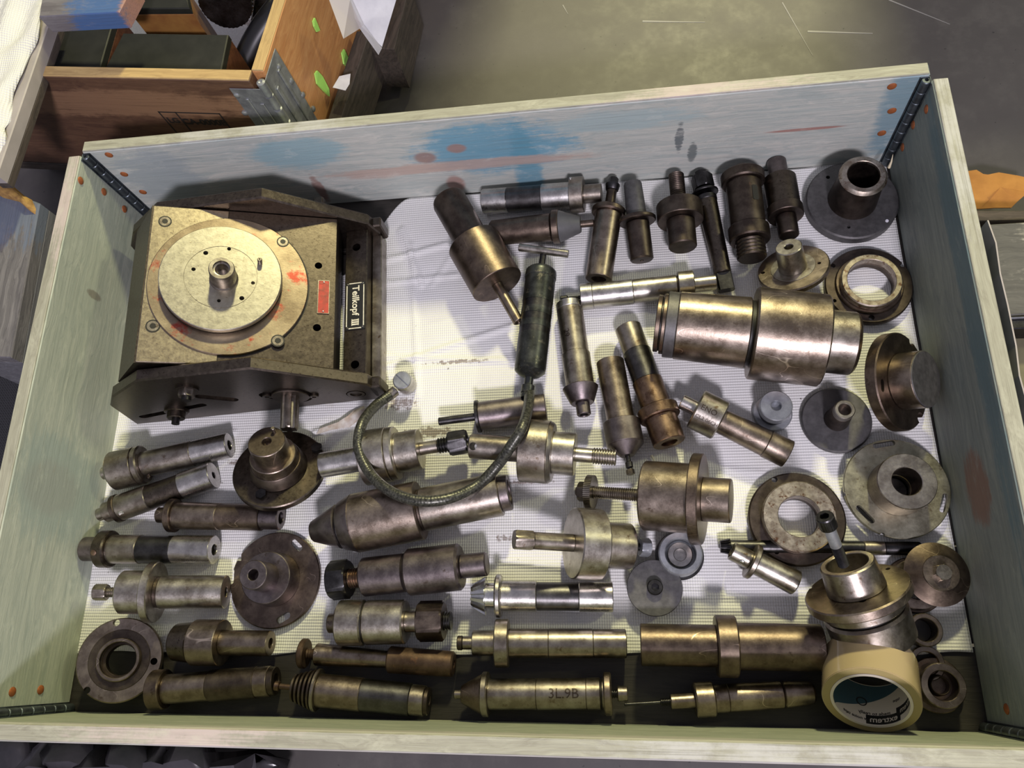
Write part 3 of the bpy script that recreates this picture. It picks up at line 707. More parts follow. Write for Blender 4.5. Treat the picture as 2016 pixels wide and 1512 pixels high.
tool('giant_bronze_cylinder', 'largest bronze-brown cylinder of all, grooved in the middle, at centre right', 'cylinder', (1291, 636.4), (1683.9, 677.4), [
    ('end_ring', 10, 113, BRONZE), ('groove', 3, 108, BLACK), ('ring', 8, 120, BRONZE), ('dark_band', 22, 131, GREYCAST), ('left_drum', 143, (134, 142), TAN, {'ch': .0012}), ('groove', 9, 130, VOID),
    ('right_drum', 139, 184, TAN, {'ch': .002}), ('shank', 55, 126, WARM), ('end_chamfer', 6, (124, 116), BRONZE)])
tool('engraved_arbor', 'steel arbor with hand-engraved letters on its wide head, lying diagonally below the giant cylinder', A3, (1341, 790), (1551.6, 894.3), [
    ('stub', 33, 30, STEEL), ('head', 56, 82, STEELW, {'ch': .0018}), ('body', 100, (50, 54), TAN), ('body_end', 46, 57, TAN)],
    [('text', 1396, 808, 'ENO', .0105, BROWN, 0), ('text', 1391, 828, 'CL2 06CH', .007, BROWN, 0)])
tool('knurled_wheel_mandrel', 'mandrel with fine-toothed wheel on a long threaded rod and a large drum with slotted disc', 'mandrel', (1134, 967), (1440, 986), [
    ('stud', 6, 18, BROWN), ('hex_nut', 18, 40, CAST, {'k': 'h', 'rot': .3}), ('toothed_wheel', 14, 68, WARM, {'k': 'g', 'n': 56, 'depth': .0022}), ('threaded_rod', 103, 25, WARM, {'k': 't', 'pitch': .0028, 'depth': .0014}),
    ('drum', 94, 138, TAN, {'ch': .002}), ('disc', 20, 181, BRONZE, {'ch': .0012}), ('end_drum', 52, 88, TAN, {'ch': .0012})], [('slot', 1379, 962, 12, .0006, VOID, .004)])
tool('hexagon_end_mandrel', 'bright mandrel with hexagon left end, wide disc head and bolt in its right end', 'mandrel', (1012, 1062), (1278, 1078), [
    ('hex_end', 36, 42, WARM, {'k': 'h', 'rot': .5}), ('rod', 78, 35, WARM), ('head', 53, 142, STEELW, {'ch': .0015}), ('step', 60, 91, WARM, {'ch': .0012}), ('bolt_thread', 20, 17, BLACK, {'k': 't', 'pitch': .002, 'depth': .0008}), ('bolt_head', 20, 38, ZINC, {'k': 'h', 'rot': .2})], rest=(167, 227))
tool('bevel_gear_arbor', 'shiny arbor with toothed conical gear on its left end and a black middle band', A3, (929, 1173), (1206.4, 1175), [
    ('bevel_gear', 28, (46, 78), CHROME, {'k': 'g', 'n': 12, 'depth': .0055}), ('collar', 20, 52, CHROME), ('flange', 12, 86, STEEL, {'ch': .002}), ('body', 69, 61, STEEL), ('black_band', 83, 57, DARKB), ('end', 65, 61, STEEL)])
tool('screw_flange_arbor', 'plain brass-toned arbor with tall flange carrying one set screw and small stepped left tip', A3, (900.5, 1265.7), (1232.6, 1267), [
    ('tip', 11, 29, BROWN, {'ch': .001}), ('neck', 20, 26, WARM), ('step', 45, 50, WARM), ('flange', 27, 96, WARM, {'ch': .0012}), ('body', 78, 58, WARM), ('middle', 87, 59, WARM), ('end', 64, 58, WARM)],
    [('screw', 1001, 1236, 9, .003, CAST)])
tool('double_flange_arbor', 'stamped arbor with conical left end, disc flanges and socket bolt, mid near board', A3, (894.5, 1367), (1236, 1365.7), [
    ('stub', 16, 18, WARM), ('cone', 42, (38, 82), BRONZE), ('disc', 12, 90, WARM, {'ch': .0012}), ('body', 96, 62, WARM), ('middle', 97, 63, WARM), ('ring', 27, 64, WARM), ('groove', 3, 56, VOID), ('ring', 4, 62, WARM), ('flange', 14, 87, TAN, {'ch': .0015}),
    ('bolt_thread', 12, 18, BLACK, {'k': 't', 'pitch': .0024}), ('bolt_head', 19, 31, WARM)], [('text', 1109, 1366, '3L.9B', .016, BROWN, 0)])
tool('scratched_bronze_cylinder', 'thick scratched bronze cylinder with central collar, left of the tape roll', 'cylinder', (1261, 1269), (1619, 1275), [
    ('left_body', 152, 84, BRONZE), ('collar', 40, 124, BRONZE, {'ch': .0015}), ('right_body', 166, 94, BRONZE, {'ch': .0015})])
tool('long_rod_arbor', 'brass-toned flanged arbor with long thin rod pointing left, in front of the scratched cylinder', A3, (1229, 1387), (1603, 1363.8), [
    ('thin_rod', 73, 7, BLACK), ('thread', 20, 16, BLACK, {'k': 't', 'pitch': .002, 'depth': .0008}), ('stub', 48, 31, TAN), ('flange', 38, 71, TAN, {'ch': .0015}), ('ring', 27, 57, TAN), ('body', 106, (57, 55), TAN), ('end', 63, (54, 46), TAN, {'ch': .003})])
tool('ribbed_end_rod', 'long dark rod with ribbed left tip lying under the spotted ring flange', 'rod', (1418, 1076), (1812, 1080), [
    ('ribbed_tip', 20, (24, 33), BLACK, {'k': 'g', 'n': 14, 'depth': .002}), ('shaft', 265, 27, BLACK), ('brass_zone', 40, 28, WARM), ('end', 69, 27, BLACK)])
tool('collet_adapter', 'small steel collet adapter with hollow nose and set screw, below the ribbed rod tip', 'adapter', (1440, 1084.4), (1568, 1148.4), [
    ('nose', 42, 37, STEELW, {'bore': .7, 'deep': .012}), ('flange', 11, 72, WARM, {'k': 'c', 'ch': .0012}), ('body', 90, (45, 50), STEELW, {'ch': .0015})],
    [('screw', 1461, 1106, 10, .0016, CHROME)])

# ------------------------------------------------------------------ flanges and rings, measured from the ellipse of their visible face
def ellipse_normal(cx, cy, a, b, phi, hub):
    c = ray(cx, cy).normalized(); e1 = V((0, 1, 0)).cross(c).normalized(); e2 = c.cross(e1); ph = math.radians(phi); pts = []
    for k in range(32):
        t = 2*PI*k/32; x = a*math.cos(t); y = b*math.sin(t)
        d = ray(cx+x*math.cos(ph)-y*math.sin(ph), cy+x*math.sin(ph)+y*math.cos(ph)); d /= d.dot(c)
        pts.append([d.dot(e1), d.dot(e2)])
    pts = np.array(pts); w_, v = np.linalg.eigh(np.cov((pts-pts.mean(0)).T, bias=True))
    A = math.sqrt(2*w_[1]); B = math.sqrt(2*w_[0]); k = min(1, B/A); mn = v[:, 0]
    h = ray(*hub); h /= h.dot(c)
    if h.dot(e1)*mn[0]+h.dot(e2)*mn[1] < 0: mn = -mn
    n = -c*k + (e1*mn[0]+e2*mn[1])*math.sqrt(1-k*k)
    return n.normalized(), A
def disc(name, label, cat, c, a, b, phi, hub, parts, normal=None, lift=0, holes=(), extras=(), zfix=None, hubpx=True, dx=0, sc=1):
    """parts(H) -> (part, z0, z1, r0, r1, material, options) in units of the flange radius, z=0 at its visible face"""
    cx, cy = c
    n, A = ellipse_normal(cx, cy, a, b, phi, hub)
    if normal is not None: n = V(normal).normalized()
    if zfix is not None: z = zfix
    else: z = .03
    Hh = .5
    for it in range(8):
        P = U(cx, cy, z)
        if normal is None: R = A*(P-CAM).length
        else:
            ph = math.radians(phi); q = onplane(cx+a*math.cos(ph), cy+a*math.sin(ph), P, n); q2 = onplane(cx-b*math.sin(ph), cy+b*math.cos(ph), P, n)
            R = ((q-P).length+(q2-P).length)/2
        if hubpx:
            best = min((( proj(P+n*t*.002)-V(hub)).length, t*.002) for t in range(0, 80)); Hh = best[1]/R
        pr = parts(Hh); st = math.sqrt(max(0, 1-n.z*n.z)); low = 0
        for p in pr:
            for zz, rr in ((p[1], p[3]), (p[2], p[4])): low = max(low, -(n.z*zz)*R+rr*R*st)
        if zfix is None: z = z*.3+(low+lift)*.7
    R *= sc
    P = U(cx, cy, z) + V((dx, 0, 0))
    X = (V((0, 0, 1)).cross(n) if abs(n.z) < .98 else V((0, 1, 0)).cross(n)).normalized(); Y = n.cross(X)
    Rm_ = M(((X.x, Y.x, n.x), (X.y, Y.y, n.y), (X.z, Y.z, n.z)))
    zmin = min(min(p[1], p[2]) for p in pr)*R
    base = P+n*zmin
    mw = M.Translation(base) @ Rm_.to_4x4(); root = thing(name, label, cat, mw); inv = mw.inverted(); TM = M.Translation((0, 0, -zmin))
    print('DISC', name, 'R=%.3f H=%.3f z=%.3f n=(%.2f %.2f %.2f)' % (R, Hh*R, z, *n))
    first = True
    for p in pr:
        nm, z0, z1, r0, r1, m = p[:6]; o = p[6] if len(p) > 6 else {}
        z0 *= R; z1 *= R; r0 *= R; r1 *= R; ch = min(o.get('ch', .001), abs(z1-z0)*.3)
        if o.get('k') == 'h':
            q = r0; vf = lathe_vf([(0, z0), (r0, z0), (r0*.99, z1-(z1-z0)*.15), (r0*.85, z1)] + ([(o['bore']*q, z1), (o['bore']*q, z1-o.get('deep', .006)), (0, z1-o.get('deep', .006))] if o.get('bore') else [(0, z1)]), 48,
                          rf=lambda t, r, q=q, o=o: hexr(t+o.get('rot', 0), r, q) if r > q*.8 else r)
        elif o.get('sock'):   # socket cap screw: round head with hexagon socket
            s_ = o['sock']*r0; vf = lathe_vf([(0, z0), (r0, z0), (r1, z1-ch), (r1-ch, z1), (s_, z1), (s_*.999, z1-.004), (0, z1-.004)], 48, rf=lambda t, r, s_=s_: hexr(t, r, s_*1.08) if r <= s_*1.001 else r)
        elif o.get('k') == 't':
            vf = lathe_vf(seg_profile('t', z0, z1, r0, r1, 0, o, 1), 32)
        elif o.get('bore') and o.get('through'):
            rb = o['bore']*R; vf = lathe_vf([(rb, z0), (r0-ch, z0), (r0, z0+ch), (r1, z1-ch), (r1-ch, z1), (rb+.0007, z1), (rb, z1-.0007)], 64, closed=True)
        elif o.get('bore'):
            rb = o['bore']*R; dep = o.get('deep', .02); vf = lathe_vf([(0, z0), (r0-ch, z0), (r0, z0+ch), (r1, z1-ch), (r1-ch, z1), (rb+.0007, z1), (rb, z1-.0007), (rb, z1-dep), (0, z1-dep)], 64)
        else:
            vf = lathe_vf([(0, z0), (r0-ch, z0), (r0, z0+ch), (r1, z1-ch), (r1-ch, z1), (0, z1)], 64)
        off = o.get('at'); T2 = TM
        if off: q = inv @ onplane(off[0], off[1], P+n*z0, n); T2 = M.Translation((q.x, q.y, -zmin))
        me = mesh(*xf(vf, T2), smooth=True)
        if holes and (o.get('cut') or first):
            cv = []
            for h in holes:
                if h[0] == 'poly':
                    pp_ = [inv @ onplane(a_, b_, P, n) for a_, b_ in h[1]]; cv.append(xf(prism_vf([(q.x, q.y) for q in pp_], -.05, .05), M.Translation((0, 0, -zmin)))); continue
                q = inv @ onplane(h[0], h[1], P, n); rr = (inv @ onplane(h[0]+h[2]/2, h[1], P, n)-q).length
                if len(h) > 3:      # slot: second end point
                    q2 = inv @ onplane(h[3], h[4], P, n); d = (q2-q); L = d.length; an = math.atan2(d.y, d.x)
                    poly = [(L/2+rr*math.cos(t), rr*math.sin(t)) for t in np.linspace(-PI/2, PI/2, 8)] + [(-L/2-rr*math.cos(t), -rr*math.sin(t)) for t in np.linspace(-PI/2, PI/2, 8)]
                    cv.append(xf(prism_vf(poly, -.05, .05), M.Translation(((q.x+q2.x)/2, (q.y+q2.y)/2, -zmin)) @ M.Rotation(an, 4, 'Z')))
                else: cv.append(xf(lathe_vf([(0, -.05), (rr, -.05), (rr, .05), (0, .05)], 20), M.Translation((q.x, q.y, -zmin))))
            me = cut(me, cv)
        obj(nm, me, m, root); first = False
    for nm, px, py, z0, z1, dpx, m, o in extras:
        q = inv @ onplane(px, py, P+n*z0*R, n); rr = (inv @ onplane(px+dpx/2, py, P+n*z0*R, n)-q).length
        if o == 'hex': vf = lathe_vf([(0, z0*R), (rr, z0*R), (rr, z1*R), (0, z1*R)], 6)
        else: vf = lathe_vf([(0, z0*R), (rr, z0*R), (rr, z1*R-.0006), (rr*.85, z1*R), (0, z1*R)], 20)
        obj(nm, mesh(*xf(vf, M.Translation((q.x, q.y, -zmin))), smooth=True, ang=25), m, root)
    return root
UP = (0, 0, 1)
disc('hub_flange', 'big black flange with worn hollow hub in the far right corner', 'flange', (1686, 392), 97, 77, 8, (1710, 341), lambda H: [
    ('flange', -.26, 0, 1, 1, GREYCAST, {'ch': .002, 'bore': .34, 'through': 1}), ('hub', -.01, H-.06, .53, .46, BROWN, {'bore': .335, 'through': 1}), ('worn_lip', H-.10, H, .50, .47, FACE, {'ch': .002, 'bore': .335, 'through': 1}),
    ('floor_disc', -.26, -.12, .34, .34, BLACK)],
    normal=UP, dx=-.0055, sc=.98, holes=[(1630, 349, 8), (1671, 447, 7)], extras=[('white_speck', 1746, 435, 0, .02, 7, M_PAPER, '')])
disc('thin_hub_flange', 'yellowish tilted flange with slim central hub leaning against the giant cylinder', 'flange', (1561, 526), 73, 43, -14, (1545, 486), lambda H: [
    ('flange', -.18, 0, 1, 1, TAN, {'ch': .0015}), ('raised_face', -.01, .015, .62, .62, STEELW), ('hub', 0, H, .40, .36, STEELW, {'bore': .12, 'deep': .02}), ('rear_boss', -.45, -.17, .5, .5, BRONZE)],
    holes=[(1502, 537, 8), (1613, 518, 7)], lift=.004)
disc('bored_ring_flange', 'brown flange with raised bright ring showing white cloth through its bore, by right board', 'flange', (1717.4, 560), 89, 77, 10, (1717, 546), lambda H: [
    ('flange', -.16, 0, 1, 1, BROWN, {'ch': .0015, 'bore': .545, 'through': 1}), ('step', -.01, .07, .78, .77, BRONZE, {'bore': .545, 'through': 1}), ('ring', .06, .26, .70, .69, FACE, {'ch': .0015, 'bore': .545, 'through': 1})],
    normal=UP, dx=-.0045, sc=.985, holes=[(1640, 523, 10), (1777, 521, 11), (1643, 592, 8), (1716, 625, 12)], hubpx=False)
disc('edge_standing_flange', 'brown slotted flange standing on its rim against the right board with round black-faced hub', 'flange', (1777, 751), 98, 50, 82, (1820, 750), lambda H: [
    ('flange', -.24, 0, 1, 1, BRONZE, {'ch': .0015}), ('hub', 0, .46, .57, .57, TAN), ('hub_face', .455, .475, .565, .555, GREYCAST), ('rear_stub', -.62, -.23, .24, .22, CAST)],
    holes=[(1737, 752, 6, 1738, 766), (1795, 672, 9), (1812, 822, 11)])
disc('grey_cone_disc', 'dull grey disc with small bored cone hub, in front of the edge-standing flange', 'flange', (1647, 826), 73, 63, 20, (1662.5, 805), lambda H: [
    ('disc', -.17, 0, 1, 1, GREYCAST, {'ch': .002}), ('cone', 0, H*.75, .36, .29, BROWN), ('hub', H*.70, H, .285, .28, STEELW, {'bore': .17, 'deep': .012})], normal=UP)
disc('small_pulley', 'small pale steel pulley with bored top, between engraved arbor and grey cone disc', 'pulley', (1521, 812), 39, 37, 0, (1525.7, 797), lambda H: [
    ('base', -.22, 0, 1, 1, ZINC, {'ch': .0015}), ('groove', 0, H*.55, .70, .70, BLACK), ('top_disc', H*.5, H, .80, .80, ZINC, {'bore': .25, 'deep': .008})], normal=UP)
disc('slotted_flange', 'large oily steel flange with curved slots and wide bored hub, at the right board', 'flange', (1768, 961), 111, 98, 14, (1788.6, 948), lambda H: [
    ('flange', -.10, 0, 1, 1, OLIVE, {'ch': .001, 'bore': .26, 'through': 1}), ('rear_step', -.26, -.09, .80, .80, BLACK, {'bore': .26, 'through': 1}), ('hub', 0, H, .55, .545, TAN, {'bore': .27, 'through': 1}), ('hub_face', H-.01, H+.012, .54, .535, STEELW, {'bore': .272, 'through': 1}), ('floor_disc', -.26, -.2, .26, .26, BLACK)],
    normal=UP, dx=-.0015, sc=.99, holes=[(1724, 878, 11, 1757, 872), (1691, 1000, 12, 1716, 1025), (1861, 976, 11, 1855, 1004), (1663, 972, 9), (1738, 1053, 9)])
disc('spotted_ring_flange', 'dark flange with broad rust-spotted ring, the tall socket screw leaning over it', 'flange', (1569, 1021), 100, 92, 20, (1584, 1008), lambda H: [
    ('flange', -.16, 0, 1, 1, BROWN, {'ch': .002, 'bore': .43, 'through': 1}), ('ring', 0, .30, .75, .75, FACE, {'ch': .0015, 'bore': .43, 'through': 1})],
    normal=UP, holes=[(1525, 944, 12), (1529, 1086, 11)], hubpx=False, lift=.004)
disc('pin_top_flange', 'dark oily flange with tall stepped hub and dowel pin, below the dividing head', 'flange', (549, 921), 95, 71, -24, (524, 869), lambda H: [
    ('flange', -.17, 0, 1, 1, CAST, {'ch': .0015}), ('cone_step', 0, H*.30, .62, .55, BROWN), ('middle_step', H*.28, H*.52, .52, .49, TAN), ('hub', H*.5, H, .40, .385, TAN, {'bore': .10, 'deep': .01}), ('dark_face', H-.005, H+.004, .375, .37, BROWN, {'bore': .10, 'through': 1})],
    extras=[('dowel_pin', 541, 852, .95, 1.12, 8, WARM, ''), ('bolt_head', 625, 885, -.02, .09, 22, BLACK, 'hex'), ('bolt_head', 515, 975, -.02, .06, 22, BLACK, 'hex')], lift=.002)
disc('large_eared_flange', 'large brown-grey flange with oblong slots, cut-off corner and two-step hub, at centre left', 'flange', (541, 1141), 97, 87, 62, (497, 1135), lambda H: [
    ('flange', -.09, 0, 1, 1, BRONZE, {'ch': .0012}), ('hub_step', 0, H*.45, .56, .53, GREYMUD), ('neck', H*.43, H, .30, .29, GREYMUD, {'bore': .11, 'deep': .02})], normal=UP,
    holes=[(577, 1067, 12, 589, 1079), (550, 1221, 13, 565, 1212), (456, 1125, 10, 455, 1145), ('poly', [(475, 1104), (475, 1000), (380, 1000), (380, 1104)]), ('poly', [(456, 1168), (380, 1168), (380, 1280), (460, 1280)])])
disc('bored_flange', 'olive-brown bored flange tilted in the near left corner', 'flange', (235, 1299), 92, 78, -42, (224, 1291), lambda H: [
    ('flange', -.16, 0, 1, 1, TAN, {'ch': .0015, 'bore': .42, 'through': 1}), ('recess_step', 0, .012, .72, .71, BROWN, {'bore': .42, 'through': 1}), ('ring', .01, .14, .52, .51, TAN, {'bore': .42, 'through': 1}), ('lower_ring', -.4, -.15, .62, .62, BROWN, {'bore': .36, 'through': 1})],
    holes=[(229, 1226, 14), (303, 1302, 14), (171, 1359, 14)], hubpx=False)
disc('small_cup_pulley', 'small bright steel cup pulley with central hole, partly covered by the grey washer disc', 'pulley', (1340, 1089), 45, 43, 0, (1345, 1080), lambda H: [
    ('cup', -.95, 0, 1, 1, ZINC, {'bore': .70, 'deep': .0235, 'ch': .0015}), ('inner_boss', -.93, -.50, .58, .58, STEEL, {'bore': .28, 'deep': .008}), ('base_rim', -1.05, -.94, 1.12, 1.12, BLACK)], normal=UP, hubpx=False)
disc('washer_disc', 'thin scratched grey disc with socket screw in its centre, overlapping the small cup pulley', 'disc', (1289, 1157), 56, 56, 0, (1292, 1152), lambda H: [
    ('disc', -.07, 0, 1, 1, GREYCAST), ('boss', -.5, -.06, .5, .5, BLACK), ('socket_screw', 0, .22, .28, .28, BLACK, {'sock': .5})], normal=(.05, .02, 1), hubpx=False)
root = disc('conical_washer', 'brown conical washer with hexagon bolt on a ring stack beside the right board', 'washer', (1853, 1128), 66, 64, 0, (1862, 1122), lambda H: [
    ('cone_skirt', -.34, 0, 1, .56, BRONZE, {'ch': .0006}), ('flat_top', -.02, .02, .56, .55, TAN), ('hex_bolt', .01, .22, .27, .27, STEELW, {'k': 'h', 'rot': .3}), ('spacer', -.95, -.33, .62, .62, CAST)], normal=(.06, .02, 1), hubpx=False, lift=.006)
disc('stacked_rings', 'oily ring stack half hidden beneath the conical washer', 'rings', (1806, 1150), 52, 50, 0, (1813, 1145), lambda H: [
    ('ring', -.35, 0, 1, 1, TAN, {'bore': .6, 'through': 1}), ('lower_ring', -.6, -.34, 1.12, 1.12, BRONZE, {'bore': .6, 'through': 1})], normal=UP, hubpx=False)
disc('open_bushing', 'small upright oily bushing standing open between conical washer and collared bushing', 'bushing', (1823, 1240), 33, 34, 0, (1830, 1235), lambda H: [
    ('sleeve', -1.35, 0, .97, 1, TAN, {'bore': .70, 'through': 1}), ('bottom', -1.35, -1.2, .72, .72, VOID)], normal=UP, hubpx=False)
disc('collared_bushing', 'upright bushing with thick rim and inner tube, right of the tape roll', 'bushing', (1858, 1350), 45, 46, 0, (1865, 1348), lambda H: [
    ('rim', -.9, 0, 1, 1, TAN, {'bore': .66, 'through': 1}), ('inner_tube', -.9, -.35, .50, .44, BROWN, {'bore': .38, 'through': 1}), ('base_flange', -1.15, -.88, 1.25, 1.25, BRONZE)], normal=UP, hubpx=False)
disc('oily_ring', 'oily ring lying just behind the tape roll and collared bushing', 'ring', (1826, 1306), 36, 34, 0, (1835, 1300), lambda H: [
    ('ring', -.5, 0, 1, 1, TAN, {'bore': .66, 'through': 1})], normal=UP, hubpx=False)
fm = disc('flanged_mandrel', 'stout upright mandrel with wide tilted flange, a long socket screw standing in its hollow hub', 'mandrel', (1686, 1158), 107, 47, -12, (1668.6, 1107), lambda H: [
    ('flange', -.20, 0, 1, 1, TAN, {'ch': .0015}), ('hub', -.01, H, .56, .52, WARM, {'bore': .40, 'deep': .022, 'ch': .0015}), ('lower_step', -.42, -.19, .80, .80, WARM), ('groove', -.50, -.41, .70, .70, VOID), ('drum', -1.15, -.49, .78, .80, WARM, {'ch': .003})],
    holes=[(1594, 1156, 12), (1698, 1182, 15), (1748, 1120, 9)])
# the socket screw in it (a thing of its own, it leans in the hollow)
Pb = fm.matrix_world @ V((0, 0, 0)); nb = (fm.matrix_world.to_3x3() @ V((0, 0, 1))).normalized()
d0 = None
def standing_screw(base_px, head_px, zb, zh):
    a, b = U(*base_px, zb), U(*head_px, zh); u = (b-a).normalized(); L = (b-a).length
    X = V((0, 1, 0)).cross(u).normalized(); Y = u.cross(X)
    mw = M.Translation(a) @ M(((X.x, Y.x, u.x), (X.y, Y.y, u.y), (X.z, Y.z, u.z))).to_4x4()
    r = thing('socket_screw', 'long dark socket head screw leaning out of the flanged mandrel over the spotted ring', 'screw', mw)
    obj('thread', mesh(*lathe_vf(seg_profile('t', 0, L*.42, .0062, .0062, 0, {'pitch': .0017, 'depth': .0008}, 1), 28), smooth=True), BLACK, r)
    obj('shank', mesh(*lathe_vf([(0, L*.41), (.0064, L*.41), (.0064, L*.80), (0, L*.80)], 32), smooth=True), ZINC, r)
    R0 = .0096
    vs = []
    obj('head', mesh(*lathe_vf([(0, L*.79), (R0, L*.79), (R0, L*.98), (R0-.001, L), (.005, L), (.00499, L-.006), (0, L-.006)], 72,
        rf=lambda t, r_: hexr(t, r_, .0054) if r_ < .0051 else (r_*(1-.02*(math.sin(t*36) > 0)) if r_ > .0095 else r_)), smooth=True, ang=20), BLACK, r)
    return r
HZ = (Pb + nb*.05).z
standing_screw((1661, 1112), (1623, 1016), .100, .155)

# ------------------------------------------------------------------ tape roll
n, A = ellipse_normal(1714.6, 1375, 100, 61, 12, (1712, 1400))
Rt = .062; 
P = None
for zc in np.linspace(.02, .12, 200):
    Pc = U(1714.6, 1375, zc); R_ = A*(Pc-CAM).length
    low = Pc.z - R_*math.sqrt(1-n.z**2) - .052*max(0, n.z)*0
    back = Pc - n*.05; low2 = back.z - R_*math.sqrt(1-n.z**2)
    if min(low, low2) >= 0: P = Pc; Rt = R_; break
if P is None: P = U(1714.6, 1375, .06); Rt = A*(P-CAM).length
print('TAPE', Rt, P, n)
X = V((0, 0, 1)).cross(n).normalized(); Y = n.cross(X)
mw = M.Translation(P-n*.05) @ M(((X.x, Y.x, n.x), (X.y, Y.y, n.y), (X.z, Y.z, n.z))).to_4x4()
tp = thing('tape_roll', 'roll of light brown packing tape with printed cardboard core in the near right corner', 'tape', mw)
ri = Rt*.83; w_t = .053
obj('tape_winding', mesh(*lathe_vf([(Rt, 0), (Rt, w_t), (ri, w_t), (ri, 0)], 96, closed=True), smooth=True), M_TAPE, tp)
obj('tape_side', mesh(*lathe_vf([(Rt-.0006, w_t), (Rt-.0006, w_t+.0004), (ri+.0003, w_t+.0004), (ri+.0003, w_t)], 96, closed=True), smooth=True), M_TAPES, tp)
core = obj('cardboard_core', mesh(*lathe_vf([(ri, -.0004), (ri, w_t+.001), (ri-.003, w_t+.001), (ri-.003, -.0004)], 96, closed=True), smooth=True), M_CARD, tp)
rc = ri-.0031
def on_core(vf, th0, zc, flip=1):
    vs = []
    for x, y, z in vf[0]:
        t = th0+flip*x/rc; vs.append(((rc-z)*math.cos(t), (rc-z)*math.sin(t), zc+y))
    return vs, vf[1]
# angle on the core for a picture point
def core_angle(px, py):
    o0 = mw.inverted() @ CAM; d = mw.to_3x3().inverted() @ ray(px, py)
    A2 = d.x**2+d.y**2; B2 = 2*(o0.x*d.x+o0.y*d.y); C2 = o0.x**2+o0.y**2-rc*rc; D = max(0, B2*B2-4*A2*C2); t = (-B2+math.sqrt(D))/(2*A2); q = o0+d*t
    return math.atan2(q.y, q.x), q.z
for s, px, py, size, mt, panel in (('extrem', 1742, 1422, .0105, M_CARD, 1), ('extrem', 1786, 1386, .0095, M_CARD, 1), ('made to really', 1722, 1406, .0058, M_INK, 0), ('low noise tape', 1686, 1412, .0055, M_INK, 0), ('tape', 1765, 1378, .0055, M_INK, 0)):
    th, zz = core_angle(px, py); zz = max(.006, min(w_t-.006, zz))
    tv = text_vf(s, size, .0001)
    tv = ([(-x, -y, .00035 if panel else .0002) for x, y, z in tv[0]], tv[1])
    if panel: 
        pv = [(x*.0006+a*.019, y*.0062, .0001) for a in (0,) for x, y in ()]
        N = 10; pv = [(-.019+.038*i/N, yy, .00015) for i in range(N+1) for yy in (-.0058, .0058)]; pf = [[2*i, 2*i+2, 2*i+3, 2*i+1] for i in range(N)]
        obj('print_panel', mesh(*on_core((pv, pf), th, zz)), M_PLATE, core)
    obj('print', mesh(*on_core(tv, th, zz)), mt, core)
tl, _ = core_angle(1640, 1362); tr, _ = core_angle(1792, 1362)
while tr < tl: tr += 2*PI
if tr-tl > PI*1.3: tl, tr = tr-2*PI, tl
N = 40; pv = []
for i in range(N+1):
    f = i/N; th = tl+(tr-tl)*f; top = w_t*(1-.02) if f < .10 else w_t*max(.04, (1-((f-.10)/.80)**.75*.95))
    for zz in (.0008, max(.0012, top)): pv.append(((rc-.00012)*math.cos(th), (rc-.00012)*math.sin(th), zz))
obj('blue_print', mesh(pv, [[2*i, 2*i+2, 2*i+3, 2*i+1] for i in range(N)]), M_CARDB, core)
th, zz = core_angle(1696, 1381)
rg = lathe_vf([(.0058, 0), (.0058, .0002), (.0046, .0002), (.0046, 0)], 28, closed=True)
obj('ring_print', mesh(*on_core(([(x, y, .0003+z) for x, y, z in rg[0]], rg[1]), th, zz)), M_PLATE, core)
obj('tape_end', mesh(*lathe_vf([(Rt+.0001, .002), (Rt+.0004, .002), (Rt+.0004, w_t-.001), (Rt+.0001, w_t-.001)], 96, closed=True), smooth=True), M_TAPE, tp)

# ------------------------------------------------------------------ grease gun
A = V((1066, 530)); B = V((1042, 742)); z0 = .036
a, b = U(A.x, A.y, z0), U(B.x, B.y, z0); u = (b-a).normalized(); L = (b-a).length
v_ = V((0, 0, 1)).cross(u).normalized(); w_ = u.cross(v_)
r0 = radius_from_px(a, u, 1064, 545, 62, V((0.993, .12))); base = V(((a+b).x/2, (a+b).y/2, z0-r0))
R = M((( w_.x, v_.x, u.x), (w_.y, v_.y, u.y), (w_.z, v_.z, u.z))); mw = M.Translation(base) @ R.to_4x4()
gg = thing('grease_gun', 'black grease gun with chrome T-handle and braided hose, lying upright in the middle', 'grease gun', mw)
TM = M.Translation(R.transposed() @ (a-base)); px = L/213
def gl(name, prof, m, parent=gg, n=48): return obj(name, mesh(*xf(lathe_vf(prof, n), TM), smooth=True), m, parent)
gl('cap', [(0, 0), (r0*.80, 0), (r0*.97, .004), (r0, .008), (r0, 20*px), (r0*.96, 21*px), (0, 21*px)], M_GUN)
rb = r0*.965
for k, (s0, s1, rr) in enumerate(((20, 70, 1.0), (70, 84, .985), (84, 97, 1.0), (97, 110, .985), (110, 122, 1.0), (122, 134, .985), (134, 196, 1.0))):
    gl('barrel' if k in (0, 6) else 'barrel_band', [(0, s0*px), (rb*rr, s0*px), (rb*rr, s1*px), (0, s1*px)], M_GUN if rr == 1.0 else BLACK)
gl('shoulder', [(0, 195*px), (rb, 195*px), (rb*.97, 203*px), (rb*.7, 210*px), (.0062, 215*px), (.006, 228*px), (.0085, 231*px), (0, 231*px)], M_GUN)
gl('ferrule', [(0, 229*px), (.0092, 230*px), (.0092, 243*px), (.0082, 244*px), (.0090, 246*px), (.0084, 252*px), (0, 252*px)], M_GUN)
gl('plunger_rod', [(0, -36*px), (.0048, -36*px), (.0048, -8*px), (.0066, -7*px), (.0062, 1*px), (0, 1*px)], BLACK)
h0, h1 = U(1022, 487, .040), U(1119, 500, .040); hd = (h1-h0); inv = mw.inverted()
obj('t_handle', mesh(*tube_vf([inv @ (h0+hd*t) for t in (0, .01, .02, .5, .98, .99, 1)], .0058, 20, rf=lambda t: .0058 if .1 < t < .9 else .0052), smooth=True), CHROME if False else STEELW, gg)
